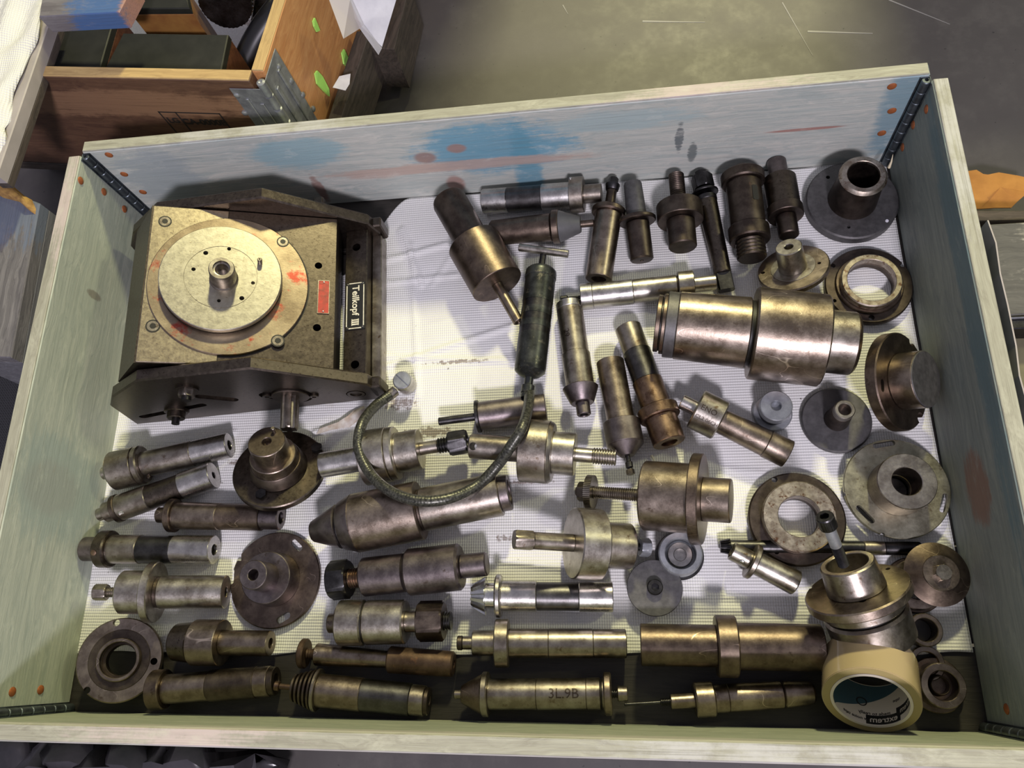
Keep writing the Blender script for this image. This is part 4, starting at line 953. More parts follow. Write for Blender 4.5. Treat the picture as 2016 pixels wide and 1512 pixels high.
# hose
HP = [(1042.5, 772, .036), (1040, 800, .056), (1029, 840, .088), (1006, 878, .084), (978, 918, .066), (938, 957, .066), (884, 981, .084), (826, 986, .091), (770, 968, .088), (727, 930, .074), (706, 880, .070), (712, 836, .064), (738, 800, .036), (768, 778, .020), (778, 770, .016)]
cp = catmull([U(x, y, z) for x, y, z in HP], 10)
rh = .0070
def hose_vf(pts, r, n=40, turns=3):
    # fine spiral relief as on a braided rubber hose
    ln = [0]
    for i in range(1, len(pts)): ln.append(ln[-1]+(pts[i]-pts[i-1]).length)
    tot = ln[-1]; K = int(tot/.0011); q = []
    j = 0
    for k in range(K+1):
        s = tot*k/K
        while j < len(ln)-2 and ln[j+1] < s: j += 1
        t = (s-ln[j])/max(1e-9, ln[j+1]-ln[j]); q.append(pts[j].lerp(pts[j+1], t))
    vs = []; fs = []; up = V((0, 0, 1)); N = len(q)
    for i, p in enumerate(q):
        t = (q[min(i+1, N-1)]-q[max(i-1, 0)]).normalized(); a = t.cross(up).normalized(); b = a.cross(t).normalized(); up = b
        for k in range(n):
            th = 2*PI*k/n; w1 = math.sin(th*8+i*.9); w2 = math.sin(th*8-i*.9)
            rr = r*(1+.028*w1*w2); vs.append(p+a*rr*math.cos(th)+b*rr*math.sin(th))
    fs = [[i*n+k, i*n+(k+1) % n, (i+1)*n+(k+1) % n, (i+1)*n+k] for i in range(N-1) for k in range(n)] + [list(range(n))[::-1], list(range((N-1)*n, N*n))]
    return vs, fs
M_HOSE = metal('braided_hose', (.12, .12, .10), (.03, .03, .026), .36, met=.6, blot=300)
obj('hose', mesh(*xf(hose_vf(cp, rh), inv), smooth=True, ang=180), M_HOSE, gg)
e0, e1 = U(763, 782, .020), U(779, 769, .018)
obj('hose_ferrule', mesh(*xf(tube_vf([e0.lerp(e1, t) for t in (0, .1, .2, 1)], .0076, 24), inv), smooth=True), STEELW, gg)
f0, f1 = U(801, 757, .002), U(791, 748, .034); ud = (f1-f0).normalized(); ud = V((.0, .0, 1)).lerp(ud, .5).normalized()
f0 = f1-ud*.032
X = V((0, 1, 0)).cross(ud).normalized(); Y = ud.cross(X); F = inv @ (M.Translation(f0) @ M(((X.x, Y.x, ud.x), (X.y, Y.y, ud.y), (X.z, Y.z, ud.z))).to_4x4())
cpl = obj('coupler', mesh(*xf(lathe_vf([(0, 0), (.0125, 0), (.0135, .001), (.0135, .0295), (.0128, .0305), (0, .0305)], 40), F), smooth=True), STEEL, gg)
obj('slotted_screw', mesh(*xf(join([box_vf(-.0115, .0115, -.0120, -.001, .030, .032, .0006), box_vf(-.0115, .0115, .001, .0120, .030, .032, .0006)]), F @ M.Rotation(.9, 4, 'Z'))), STEEL, cpl) if 0 else \
obj('slotted_screw', cut(mesh(*xf(lathe_vf([(0, .030), (.0125, .030), (.0125, .0322), (.0115, .0332), (0, .0332)], 40), F), smooth=True), [xf(box_vf(-.02, .02, -.0009, .0009, .0315, .04), F @ M.Rotation(-.75, 4, 'Z'))]), ZINC, cpl)

# ------------------------------------------------------------------ dividing head
P0 = U(269, 836, 0); P1 = U(750, 785, 0); P0.z = P1.z = 0
rz = math.atan2((P1-P0).y, (P1-P0).x)
DH = M.Translation(P0) @ M.Rotation(rz, 4, 'Z')
dh = thing('dividing_head', 'large oily cast-iron dividing head with round table, name plate and two side plates', 'machine', DH)
DI = DH.inverted()
prof = [(0, 0), (.015, .085), (.040, .118), (.105, .163), (.261, .161), (.382, .060), (.390, .032), (.384, 0)]
def plate(y0, y1):
    c = .0022
    inner = []
    vf = xprism_vf(prof, y0+c, y1-c)
    cx = sum(p[0] for p in prof)/8; cz = sum(p[1] for p in prof)/8
    sh = [(x+(cx-x)*.013, z+(cz-z)*.03) for x, z in prof]
    n = len(prof); vs = []
    for yy, pr in ((y0, sh), (y0+c, prof), (y1-c, prof), (y1, sh)): vs += [(x, yy, z) for x, z in pr]
    fs = [list(range(n))[::-1], list(range(3*n, 4*n))]
    for k in range(3): fs += [[k*n+i, k*n+(i+1) % n, (k+1)*n+(i+1) % n, (k+1)*n+i] for i in range(n)]
    return vs, fs
PY = .0175
cutv = []
def ycyl(x, z, r, y0, y1): return xf(lathe_vf([(0, y0), (r, y0), (r, y1), (0, y1)], 28), M.Translation((x, 0, z)) @ M.Rotation(-PI/2, 4, 'X'))
def slotv(x0, z0, x1, z1, r, y0, y1):
    d = V((x1-x0, z1-z0)); L = d.length; an = math.atan2(d.y, d.x)
    poly = [(L/2+r*math.cos(t), r*math.sin(t)) for t in np.linspace(-PI/2, PI/2, 8)] + [(-L/2-r*math.cos(t), -r*math.sin(t)) for t in np.linspace(-PI/2, PI/2, 8)]
    pts = [((x0+x1)/2+a*math.cos(an)-b*math.sin(an), (z0+z1)/2+a*math.sin(an)+b*math.cos(an)) for a, b in poly]
    return xprism_vf(pts, y0, y1)
fp = mesh(*plate(0, PY)); fp = cut(fp, [slotv(.030, .030, .135, .052, .006, -.01, .008), slotv(.150, .085, .185, .060, .008, -.01, .006), ycyl(.355, .030, .014, -.01, .003), ycyl(.268, .050, .030, -.01, .002), slotv(.238, .062, .250, .050, .012, -.01, .005)])
obj('side_plate', fp, CAST, dh)
obj('side_plate', mesh(*plate(.2555, .2555+PY)), CAST, dh)
# tilting body between the plates
TH_ = math.radians(22)
cB = U(435, 545, .143); n_loc = V((math.sin(TH_), 0, math.cos(TH_))); t_loc = V((math.cos(TH_), 0, -math.sin(TH_)))
cL = DI @ cB
def body_pt(px, py, off=0):
    """point of the tilted top plane seen at a pixel, in the head's own coordinates"""
    nw = (DH.to_3x3() @ n_loc); return DI @ onplane(px, py, cB+nw*off, nw)
TL = body_pt(265, 697); TR = body_pt(656, 725)
xa, xb = TL.x, TR.x
def zt(x): return cL.z-(x-cL.x)*math.tan(TH_)
bp = [(xa, zt(xa)), (xb, zt(xb)), (xb-.012, zt(xb)-.055), (xb-.06, .012), (.13, .012), (.070, .060), (.052, .125)]
n = len(bp); y0, y1 = PY+.0012, .2543
mm = mesh(*xprism_vf(bp, y0, y1)); 
cv = []
for px, py, r in ((627, 523, .0052), (624, 645, .0055)):
    q = body_pt(px, py); cv.append(xf(lathe_vf([(0, -.03), (r, -.03), (r, .01), (0, .01)], 24), M.Translation(q) @ M.Rotation(TH_, 4, 'Y')))
obj('tilting_body', cut(mm, cv), CAST, dh)
F = lambda q: M.Translation(q) @ M.Rotation(TH_, 4, 'Y')
# ground top face of the body on the left of the ring, cover ring and table
def tilt_disc(name, px, py, off, prof, m, par=dh, n=96, cutters=None):
    q = body_pt(px, py, 0); vf = xf(lathe_vf([(r, z+off) for r, z in prof], n), F(q)); me = mesh(*vf, smooth=True)
    if cutters: me = cut(me, cutters)
    return obj(name, me, m, par), q
qc = body_pt(452, 560); qd = body_pt(437, 556)
Rr = ((body_pt(611, 560)-body_pt(292, 560)).length)/2
lim = (y1-y0)/2-.0005
# the ring stands .004 proud and is clipped by the plates
def ring_rf(cyl):
    return lambda t, r: min(r, (lim-.001)/max(1e-3, abs(math.sin(t)))) if r > .05 else r
qc2 = V((qc.x, (y0+y1)/2, zt(qc.x)))
obj('ring_groove', mesh(*xf(lathe_vf([(Rr-.0005, -.002), (Rr+.0012, -.002), (Rr+.0012, .0004), (Rr-.0005, .0004)], 96, closed=True, rf=ring_rf(0)), F(qc2)), smooth=True), VOID, dh)
obj('ring_plate', mesh(*xf(lathe_vf([(0, -.001), (Rr-.0005, -.001), (Rr-.0005, .0030), (Rr-.0015, .0040), (0, .0040)], 96, rf=ring_rf(0)), F(qc2)), smooth=True),
    metal('ring_plate', (.40, .33, .24), (.22, .17, .12), .38, stain=(.34, .07, .05), stain_at=.60, blot=16), dh)
gx0, gx1 = xa+.001, xa+.100
vf = join([box_vf(-.049, .050, -(y1-y0)/2+.001, (y1-y0)/2-.001, -.0005, .0016, .0008)])
qg = V((xa+.051*math.cos(TH_), (y0+y1)/2, zt(xa+.051*math.cos(TH_))))
obj('ground_face', mesh(*xf(vf, F(qg))), GOLD, dh)
for px, py, r in ((325, 436, .0085), (557, 476, .0082), (301, 642, .0090), (547, 671, .0088)):
    q = body_pt(px, py, .0015 if px < 400 else .0039)
    sc = obj('cap_screw', mesh(*xf(lathe_vf([(0, -.002), (r*.82, -.002), (r*.82, .0006), (r*.45, .0006), (r*.449, -.001), (0, -.001)], 36, rf=lambda t, rr, r=r: hexr(t, rr, r*.5) if rr < r*.46 else rr), F(q)), smooth=True), WARM, dh)
    obj('hex_socket', mesh(*xf(lathe_vf([(0, .0007), (r*.46, .0007), (r*.46, 0), (0, 0)], 6), F(q))), VOID, sc)
    obj('screw_recess', mesh(*xf(lathe_vf([(r*.83, .0005), (r*1.02, .0005), (r*1.02, -.001), (r*.83, -.001)], 36, closed=True), F(q)), smooth=True), VOID, sc)
# rotary table: three steps and hub
Ht = .018
def tpt(px, py, off): return body_pt(px, py, off)
qt = tpt(435, 545, Ht); Rt_ = (tpt(557, 545, Ht)-tpt(313, 545, Ht)).length/2
qb = qt - n_loc*Ht
obj('table_base', mesh(*xf(lathe_vf([(0, .003), (Rt_*1.01, .003), (Rt_*1.01, .0075), (0, .0075)], 96), F(qb)), smooth=True), CAST, dh)
hl = [(405, 498, .0032), (451, 490, .0026), (381, 530, .0028), (498, 557, .0026), (476, 587, .0032), (431, 592, .0024)]
cv = [xf(lathe_vf([(0, -.009), (r, -.009), (r, .01), (0, .01)], 20), F(tpt(px, py, Ht))) for px, py, r in hl]
tb = mesh(*xf(lathe_vf([(0, .0085), (Rt_*.985, .0085), (Rt_*.985, .0095), (Rt_, .0105), (Rt_, Ht-.001), (Rt_-.001, Ht), (Rt_*.60, Ht), (Rt_*.597, Ht-.0006), (Rt_*.590, Ht-.0006), (Rt_*.587, Ht), (0, Ht)], 96), F(qb)), smooth=True)
tab = obj('rotary_table', cut(tb, cv), TABLE, dh)
obj('table_underside', mesh(*xf(lathe_vf([(0, .007), (Rt_*.93, .007), (Rt_*.93, .009), (0, .009)], 96), F(qb)), smooth=True), VOID, tab)
q = tpt(512, 517, Ht); obj('dowel_pin', mesh(*xf(lathe_vf([(0, -.004), (.0032, -.004), (.0032, .009), (.0026, .010), (.001, .010), (.001, .006), (0, .006)], 20), F(q)), smooth=True), WARM, tab)
qh = tpt(441, 550, Ht)
obj('spindle_hub', mesh(*xf(lathe_vf([(0, -.001), (.0185, -.001), (.0185, .003), (.0170, .005), (.0165, .030), (.0155, .0315), (.0110, .0315), (.0105, .028), (.0085, .0275), (.0080, .012), (0, .012)], 56), F(qh)), smooth=True), WARM, tab)
# red maker's plate and screws
q = tpt(637, 585, .0)
a_, b_ = body_pt(627, 553), body_pt(647, 617)
rw, rl = abs((body_pt(648, 585)-body_pt(625, 585)).length)/2, abs((body_pt(637, 617)-body_pt(637, 552)).length)/2
rp = obj('red_plate', mesh(*xf(box_vf(-rw, rw, -rl, rl, 0, .0010, .0003), F(q))), M_RED, dh)
obj('plate_rim', mesh(*xf(join([box_vf(-rw, -rw+.0008, -rl, rl, .0008, .0013), box_vf(rw-.0008, rw, -rl, rl, .0008, .0013), box_vf(-rw+.0008, rw-.0008, -rl, -rl+.0008, .0008, .0013), box_vf(-rw+.0008, rw-.0008, rl-.0008, rl, .0008, .0013)]), F(q))), WARM, rp)
for s in (-1, 1): obj('plate_rivet', mesh(*xf(lathe_vf([(0, .002), (.0011, .0016), (.0014, .0008), (0, .0008)], 12), F(q) @ M.Translation((0, s*(rl-.003), 0))), smooth=True), STEEL, rp)
# cross bar with name plate
zb = .048
L0 = DI @ U(678, 600, zb); L1 = DI @ U(722, 600, zb); bx0, bx1 = L0.x, L1.x
bar = mesh(*box_vf(bx0, bx1, PY-.001, .2565, zb-.026, zb, .0012))
h1, h2 = DI @ U(702, 487, zb), DI @ U(699, 718, zb)
bar = cut(bar, [xf(lathe_vf([(0, -.05), (.0062, -.05), (.0062, .01), (0, .01)], 28), M.Translation((h.x, h.y, zb))) for h in (h1, h2)])
br = obj('cross_bar', bar, CAST, dh)
for h in (h1, h2): obj('hole_rim', mesh(*xf(lathe_vf([(.0063, -.0005), (.0074, -.0005), (.0074, .0005), (.0063, .0005)], 32, closed=True), M.Translation((h.x, h.y, zb))), smooth=True), CAST, br)
obj('end_rail', mesh(*box_vf(bx1+.0002, bx1+.015, PY-.001, .2565, .001, .026, .0012)), WARM, dh)
nc = DI @ U(701, 602, zb); nl = ((DI @ U(701, 649, zb))-(DI @ U(701, 556, zb))).length/2; nw_ = (bx1-bx0)/2-.0022
nm = obj('name_plate', mesh(*xf(box_vf(-nw_, nw_, -nl, nl, 0, .0012, .0003), M.Translation((( bx0+bx1)/2, nc.y, zb)))), M_PLATE, dh)
T_ = M.Translation(((bx0+bx1)/2, nc.y, zb+.0012)) @ M.Rotation(-PI/2, 4, 'Z')
tv = text_vf('Teilkopf', .0145, .0003, .0002); obj('lettering', mesh(*xf(tv, T_ @ M.Translation((-nl*.22, .0002, 0)))), M_IVORY, nm)
tv = text_vf('III', .0135, .0004, .0002)
obj('lettering', mesh(*xf(join([tv, box_vf(-.0052, .0052, .0043, .0054, 0, .0003), box_vf(-.0052, .0052, -.0054, -.0043, 0, .0003)]), T_ @ M.Translation((nl*.70, .0002, 0)))), M_IVORY, nm)
b_ = .0014; e = .0013
obj('plate_border', mesh(*xf(join([box_vf(-nl+e+.004, nl-e-.004, s*(nw_-e-b_/2)-b_/2, s*(nw_-e-b_/2)+b_/2, 0, .0004) for s in (-1, 1)] + [box_vf(s*(nl-e-b_/2)-b_/2, s*(nl-e-b_/2)+b_/2, -nw_+e+.004, nw_-e-.004, 0, .0004) for s in (-1, 1)]), T_)), M_IVORY, nm)
for s in (-1, 1):
    for q_ in (-1, 1): obj('plate_rivet', mesh(*xf(lathe_vf([(0, .0012), (.0010, .0009), (.0013, 0), (0, 0)], 12), T_ @ M.Translation((s*(nl-.0032), q_*(nw_-.0032), 0))), smooth=True), STEEL, nm)
# fittings on the near side plate
def yf(name, x, z, prof, m, par=dh, n=32, rf=None):
    return obj(name, mesh(*xf(lathe_vf([(r, h) for r, h in prof], n, rf=rf), M.Translation((x, 0, z)) @ M.Rotation(PI/2, 4, 'X')), smooth=True, ang=25), m, par)
fl_ = yf('shaft_flange', .267, .052, [(0, -.004), (.026, -.004), (.026, .002), (.025, .003), (0, .003)], BROWN)
for a in (2.6, -.4): yf('flange_screw', .267+.034*math.cos(a), .052+.022*math.sin(a)*1.0, [(0, -.004), (.0065, -.004), (.0065, .0025), (.0055, .0032), (.003, .0032), (.003, .001), (0, .001)], CAST, fl_)
yf('splined_shaft', .267, .052, [(0, 0), (.0125, 0), (.0125, .048), (.0115, .050), (.004, .050), (.004, .046), (0, .046)], WARM, dh, 48, rf=lambda t, r: r*(1 if (t*6/(2*PI)) % 1 < .62 else .84) if r > .01 else r)
yf('threaded_plug', .355, .030, [(0, -.003), (.0125, -.003), (.0125, .0005), (.0085, .0005), (.0085, -.001), (0, -.001)], CAST)
cn = yf('clamp_nut', .090, .042, [(0, -.001), (.017, -.001), (.017, .003), (.0155, .004), (0, .004)], CAST)
yf('clamp_nut_collar', .090, .042, [(0, .003), (.0125, .003), (.0125, .012), (.0115, .013), (0, .013)], CAST, cn)
yf('stud', .090, .042, [(0, .012), (.0055, .012), (.0055, .021), (0, .021)], BLACK, cn)
bn = yf('bolt_washer', .150, .118, [(0, 0), (.0155, 0), (.0155, .003), (0, .003)], CAST)
yf('bolt_head', .150, .118, [(0, .003), (.0115, .003), (.0115, .010), (.010, .012), (0, .012)], WARM, bn, 48, rf=lambda t, r: hexr(t+.3, r, .0115))
yf('bolt_end', .150, .118, [(0, .011), (.0065, .011), (.0065, .017), (0, .017)], BLACK, bn)
# latch lugs at the right-hand ends and the square spindle behind
for yy in (-.001, .2565): obj('end_lug', mesh(*box_vf(.378, .397, yy+.001, yy+.017, .010, .050, .002)), CAST, dh)
sq = U(595, 383, .10); sl = DI @ sq
obj('rear_spindle', mesh(*xf(lathe_vf([(0, 0), (.020, 0), (.014, .014), (.0095, .016), (.0095, .026), (.0085, .027), (0, .027)], 40, rf=lambda t, r: min(r, .0075/max(abs(math.cos(t)), abs(math.sin(t)))) if .008 < r < .0099 else r),
    M.Translation((.31, .2555+PY, .075)) @ M.Rotation(-PI/2, 4, 'X')), smooth=True, ang=25), CAST, dh)
yb = DI @ U(241, 572, .10)
obj('side_bolt', mesh(*xf(lathe_vf([(0, 0), (.0055, 0), (.0055, .012), (.0045, .013), (0, .013)], 6), M.Translation((.055, .135, .105)) @ M.Rotation(-PI/2-.3, 4, 'Y'))), CHROME, dh)

# ------------------------------------------------------------------ surroundings
def plank_obj(name, pts_top, thick, m, parent=None):
    """a board from its four top corners (world), with the x axis of its texture along the first edge"""
    c = sum(pts_top, V())/4; d = (pts_top[1]-pts_top[0]).normalized(); nz = (pts_top[1]-pts_top[0]).cross(pts_top[3]-pts_top[0]).normalized()
    if nz.z < 0: nz = -nz
    y = nz.cross(d); R = M(((d.x, y.x, nz.x), (d.y, y.y, nz.y), (d.z, y.z, nz.z))); mw = M.Translation(c) @ R.to_4x4(); I = mw.inverted()
    t = [I @ p for p in pts_top]; cc = min(.0015, thick*.2)
    vs = [(p.x*(1-.0), p.y, -thick) for p in t] + [(p.x, p.y, -cc) for p in t] + [(p.x-cc*(1 if p.x > 0 else -1), p.y-cc*(1 if p.y > 0 else -1), 0) for p in t]
    fs = [[3,2,1,0],[8,9,10,11]] + [[k*4+i, k*4+(i+1) % 4, (k+1)*4+(i+1) % 4, (k+1)*4+i] for k in range(2) for i in range(4)]
    o = obj(name, mesh(vs, fs), m)
    if parent is not None:
        o.parent = parent; o.matrix_local = PM[parent.name].inverted() @ mw
    else: o.matrix_world = mw
    PM[o.name] = mw
    return o
PM = {}
def ething(name, label, cat, loc):
    t = thing(name, label, cat, M.Translation(loc)); PM[t.name] = M.Translation(loc); return t

# the orange-brown crate behind, on its own pallet
E0 = U(512, 160, .18); E1 = U(60, 150, .18); E2 = U(581, 0, .18)
dx = (E1-E0).normalized(); dyv = V((-dx.y, dx.x, 0)); dyv = dyv if dyv.y > 0 else -dyv
bc = ething('hinged_crate', 'orange-brown hinged wooden crate with galvanised corner bracket behind the far board', 'crate', (E0.x, E0.y, -.055))
def cboard(name, a, d, L, outn, h0, h1, m, th=.02):
    """upright board: outer top edge from a along d, thickness inwards (-outn)"""
    X = d; Y = V((0, 0, 1)).cross(d); mw = M.Translation(V((a.x, a.y, 0))) @ M(((X.x, Y.x, 0), (X.y, Y.y, 0), (0, 0, 1))).to_4x4()
    s = 1 if Y.dot(outn) < 0 else -1
    o = obj(name, mesh(*box_vf(0, L, *(sorted((0, s*th))), h0, h1, .002)), m, bc); o.matrix_local = PM[bc.name].inverted() @ mw; PM[o.name] = mw; return o, mw, s
fb, fmw, fsn = cboard('board', E0+dx*.018, dx, .62, -dyv, -.055, .18, M_BROWN_SHADED)
rb_, rmw, rsn = cboard('board', E0+dyv*.018, dyv, .62, -dx, -.055, .18, M_ORANGE)
for bo, L_ in ((fb, .62), (rb_, .62)):
    s_ = fsn if bo is fb else rsn
    e = obj('top_edge', mesh(*box_vf(.001, L_-.001, *(sorted((s_*.001, s_*.0192))), .178, .1812, .0008)), M_YEDGE, bo)
# bracket: bent sheet with knuckles
M_BR = ZINC
def sheet(a, d, L, z0, z1, off, par, name='bracket'):
    X = d; Y = V((0, 0, 1)).cross(d); mw = M.Translation(V((a.x, a.y, 0))) @ M(((X.x, Y.x, 0), (X.y, Y.y, 0), (0, 0, 1))).to_4x4()
    v, f = join([box_vf(.0, L, -.0022 if off > 0 else .0007, -.0007 if off > 0 else .0022, z0, z1, .0004), box_vf(L*.25, L*.36, -.0045 if off > 0 else .002, -.002 if off > 0 else .0045, z0, z1-.03, .001), box_vf(L*.62, L*.70, -.0045 if off > 0 else .002, -.002 if off > 0 else .0045, z0, z1-.02, .001)])
    o = obj(name, mesh(v, f), M_BR, bc); o.matrix_local = PM[bc.name].inverted() @ mw; PM[o.name] = mw; return o
b1 = sheet(E0+dx*.002, dx, .055, .0, .165, -fsn*-1, bc)
b2 = sheet(E0+dyv*.002, dyv, .065, .0, .172, -rsn*-1, bc)
kn = obj('bracket_pin', mesh(*join([xf(lathe_vf([(0, z), (.0065, z+.0005), (.0065, z+.026), (.003, z+.027), (0, z+.025)], 20), M.Identity(4)) for z in (.004, .034, .064, .094, .124, .152)]), smooth=True), M_BR, bc)
kn.matrix_local = PM[bc.name].inverted() @ M.Translation((E0.x, E0.y, 0))
for t, z in ((.030, .15), (.038, .11), (.045, .07), (.05, .03)):
    p = E0+dyv*(.02+t)-dx*(-.0)
    for bo, mw_, sn, xx in ((rb_, rmw, rsn, .004+t), (fb, fmw, fsn, .004+t)):
        r_ = obj('rivet', mesh(*lathe_vf([(0, .003), (.003, .0026), (.005, .001), (.005, -.002), (0, -.002)], 16), smooth=True), ZINC, bo)
        r_.matrix_local = M.Translation((xx-.014 if False else xx, -sn*.002, z)) @ M.Rotation(PI/2*sn, 4, 'X')
# inventory stamp on the front board
px0 = onplane(310, 219, E0, dyv); I = fmw.inverted(); q = I @ px0; qe = I @ onplane(438, 230, E0, dyv)
sx = -1 if qe.x < q.x else 1; wv = abs(qe.x-q.x)
SM = M.Translation((q.x, -fsn*.0003, q.z)) @ M.Rotation(PI/2, 4, 'X') if False else None
def stamp(vf):  # u to the right in the picture, v up
    return [(q.x+sx*x, -fsn*(.0003+abs(z)), q.z+y) for x, y, z in vf[0]], vf[1]
hh = .062; lw = .0026
fr = join([box_vf(0, wv, -lw, 0, 0, .0001), box_vf(0, wv, -hh, -hh+lw, 0, .0001), box_vf(0, lw, -hh, 0, 0, .0001), box_vf(wv-lw, wv, -hh, 0, 0, .0001), box_vf(.030, .030+lw, -hh, 0, 0, .0001)])
obj('stamp_frame', mesh(*stamp(fr)), M_INK, fb)
tv = text_vf('CA-0000B', .0185, .0009); obj('stamp_text', mesh(*stamp(([(x+.030+(wv-.030)/2, y-.024, 0) for x, y, z in tv[0]], tv[1]))), M_INK, fb)
tv = text_vf('LG', .017, .0008); obj('stamp_text', mesh(*stamp(([(x+.0155, y-.022, 0) for x, y, z in tv[0]], tv[1]))), M_INK, fb)
# green tape scraps on the side board
def on_face(px, py): return onplane(px, py, E0-dx*.0004, dx)
for i, poly in enumerate(([(614, 42), (617, 35), (622, 44), (627, 60), (622, 63), (616, 52)], [(671, 104), (675, 97), (683, 112), (691, 120), (685, 135), (675, 126)], [(618, 145), (622, 139), (633, 150), (645, 175), (647, 190), (636, 180), (622, 165)])):
    pts = [on_face(*p) for p in poly]; n = len(pts)
    vs = [tuple(p-dx*.0002) for p in pts] + [tuple(p-dx*(.0022+.001*(k % 2))) for k, p in enumerate(pts)]
    me = mesh(vs, [list(range(n))[::-1], list(range(n, 2*n))] + [[a, (a+1) % n, n+(a+1) % n, n+a] for a in range(n)])
    tag(obj('tape_scrap', me, M_GTAPE), ['upper slim scrap of bright green tape on the orange crate board', 'scribbled scrap of bright green tape near the edge of the orange board', 'largest curled scrap of bright green tape, lowest on the orange board'][i], 'tape scrap', 'green tape scraps on the orange board')
# its cloth floor and the cases standing inside
def quad_sheet(name, pts, th, m): return plank_obj(name, pts, th, m)
cc_ = [E0+dx*.03+dyv*.03, E0+dx*.60+dyv*.03, E0+dx*.60+dyv*.60, E0+dx*.03+dyv*.60]
o = plank_obj('crate_lining', [V((p.x, p.y, -.046)) for p in cc_], .004, M_CLOTH); tag(o, 'white embossed cloth lining the orange-brown crate floor', 'cloth')
def case(name, label, top, z, h, mt, ms, rail=False):
    pts = [U(*p, z) for p in top]; c = sum(pts, V())/4
    t = ething(name, label, 'case', (c.x, c.y, z-h))
    plank_obj('body', [V((p.x, p.y, z-.012)) for p in pts], h-.012, ms, t)
    lid = plank_obj('lid', [V((c.x+(p.x-c.x)*1.01, c.y+(p.y-c.y)*1.01, z)) for p in pts], .0115, mt, t)
    return t
case('tool_case', 'dark green topped wooden case nearest the galvanised corner bracket', [(243, 65), (448, 68), (432, 150), (203, 144)], .15, .195, M_GREENBLK, M_MAHOG)
case('tool_case', 'dark wooden case at the left inside the orange-brown crate', [(92, 22), (228, 22), (193, 143), (55, 140)], .15, .195, M_GREENBLK, M_MAHOG)
case('tool_case', 'dark topped honey-brown case behind the others, beside the toothed cutter', [(255, -30), (362, -30), (372, 16), (250, 17)], .17, .215, M_GREENBLK, simple('honey_wood', (.36, .19, .05), .4, 0, (20, (.22, .09, .03))))
# black pipe ring leaning inside the crate
ring = [(480, 158), (488, 128), (503, 92), (525, 55), (556, 15), (590, -25)]
cp = catmull([U(x-4, y, .05+.012*i) for i, (x, y) in enumerate(ring)], 6)
c = cp[0]; t = ething('rubber_tube', 'black rubber tube bending along the orange board inside the crate', 'tube', (c.x, c.y, 0))
obj('tube_body', mesh(*tube_vf([p-V((c.x, c.y, 0)) for p in cp], .022, 24), smooth=True), M_RUBBER, t)
# toothed milling cutter leaning on the case
nn, Ac = ellipse_normal(443, 8, 60, 46, 35, (420, 25))
Pc = U(443, 8, .14); Rc = Ac*(Pc-CAM).length
X = V((0, 0, 1)).cross(nn).normalized(); Y = nn.cross(X); mwc = M.Translation(Pc-nn*.070) @ M(((X.x, Y.x, nn.x), (X.y, Y.y, nn.y), (X.z, Y.z, nn.z))).to_4x4()
mc = thing('milling_cutter', 'black toothed face milling cutter leaning between the wooden cases', 'cutter', mwc)
obj('cutter_face', mesh(*lathe_vf([(0, .064), (Rc*.97, .064), (Rc*.97, .070), (0, .070)], 120, rf=lambda t, r: r*(1-.035*((t*36/(2*PI)) % 1))), smooth=False), BLACK, mc)
obj('cutter_body', mesh(*lathe_vf([(0, 0), (Rc*.92, 0), (Rc*.93, .064), (0, .064)], 64), smooth=True), CAST, mc)
tm = mesh(*box_vf(-.0012, .0030, -.0020, .0020, .018, .058, .0004))
for k in range(36):
    a = 2*PI*k/36; o = obj('tooth', tm, None, mc); 
    if k == 0: tm.materials.append(CHROME)
    o.matrix_local = M.Rotation(a, 4, 'Z') @ M.Translation((Rc*.93, 0, .0))
# dark machine part at the picture's top edge, behind the cutter
c = U(520, 8, .10); t = ething('machine_casting', 'dark olive machine casting behind the toothed cutter', 'machine part', (c.x, c.y, 0))
obj('casting_body', mesh(*join([box_vf(-.03, .035, -.02, .06, 0, .09, .006), box_vf(-.02, .02, -.035, -.015, 0, .05, .004)])), CAST, t)

# papers in a clear sleeve hanging over the side board
def sheet_poly(name, pts, zs, m, th=.0006, par=None):
    P = [U(x, y, z) for (x, y), z in zip(pts, zs)]; n = len(P); c = sum(P, V())/n
    vs = [tuple(p-c) for p in P] + [tuple(p-c-V((0, 0, th))) for p in P]
    o = obj(name, mesh(vs, [list(range(n)), list(range(n, 2*n))[::-1]] + [[i, (i+1) % n, n+(i+1) % n, n+i] for i in range(n)]), m); o.location = c
    return o
dsl = sheet_poly('paper_sheet', [(688, 0), (782, -8), (752, 92), (712, 52)], [.14, .12, .06, .10], M_PAPER)
tag(dsl, 'white printed paper sheet hanging beside the orange board', 'paper')
sl = sheet_poly('plastic_sleeve', [(648, 0), (690, -6), (716, 48), (752, 94), (745, 108), (708, 56), (676, 76)], [.17, .15, .105, .058, .058, .10, .14], M_SLEEVE, .0004)
tag(sl, 'torn clear plastic sleeve hanging over the orange board beside the paper', 'sleeve')
sc = sheet_poly('paper_scrap', [(655, 172), (668, 150), (690, 145), (688, 165), (680, 178)], [.02]*5, M_PAPER)
tag(sc, 'small white paper scrap low on the outside of the orange board', 'paper')
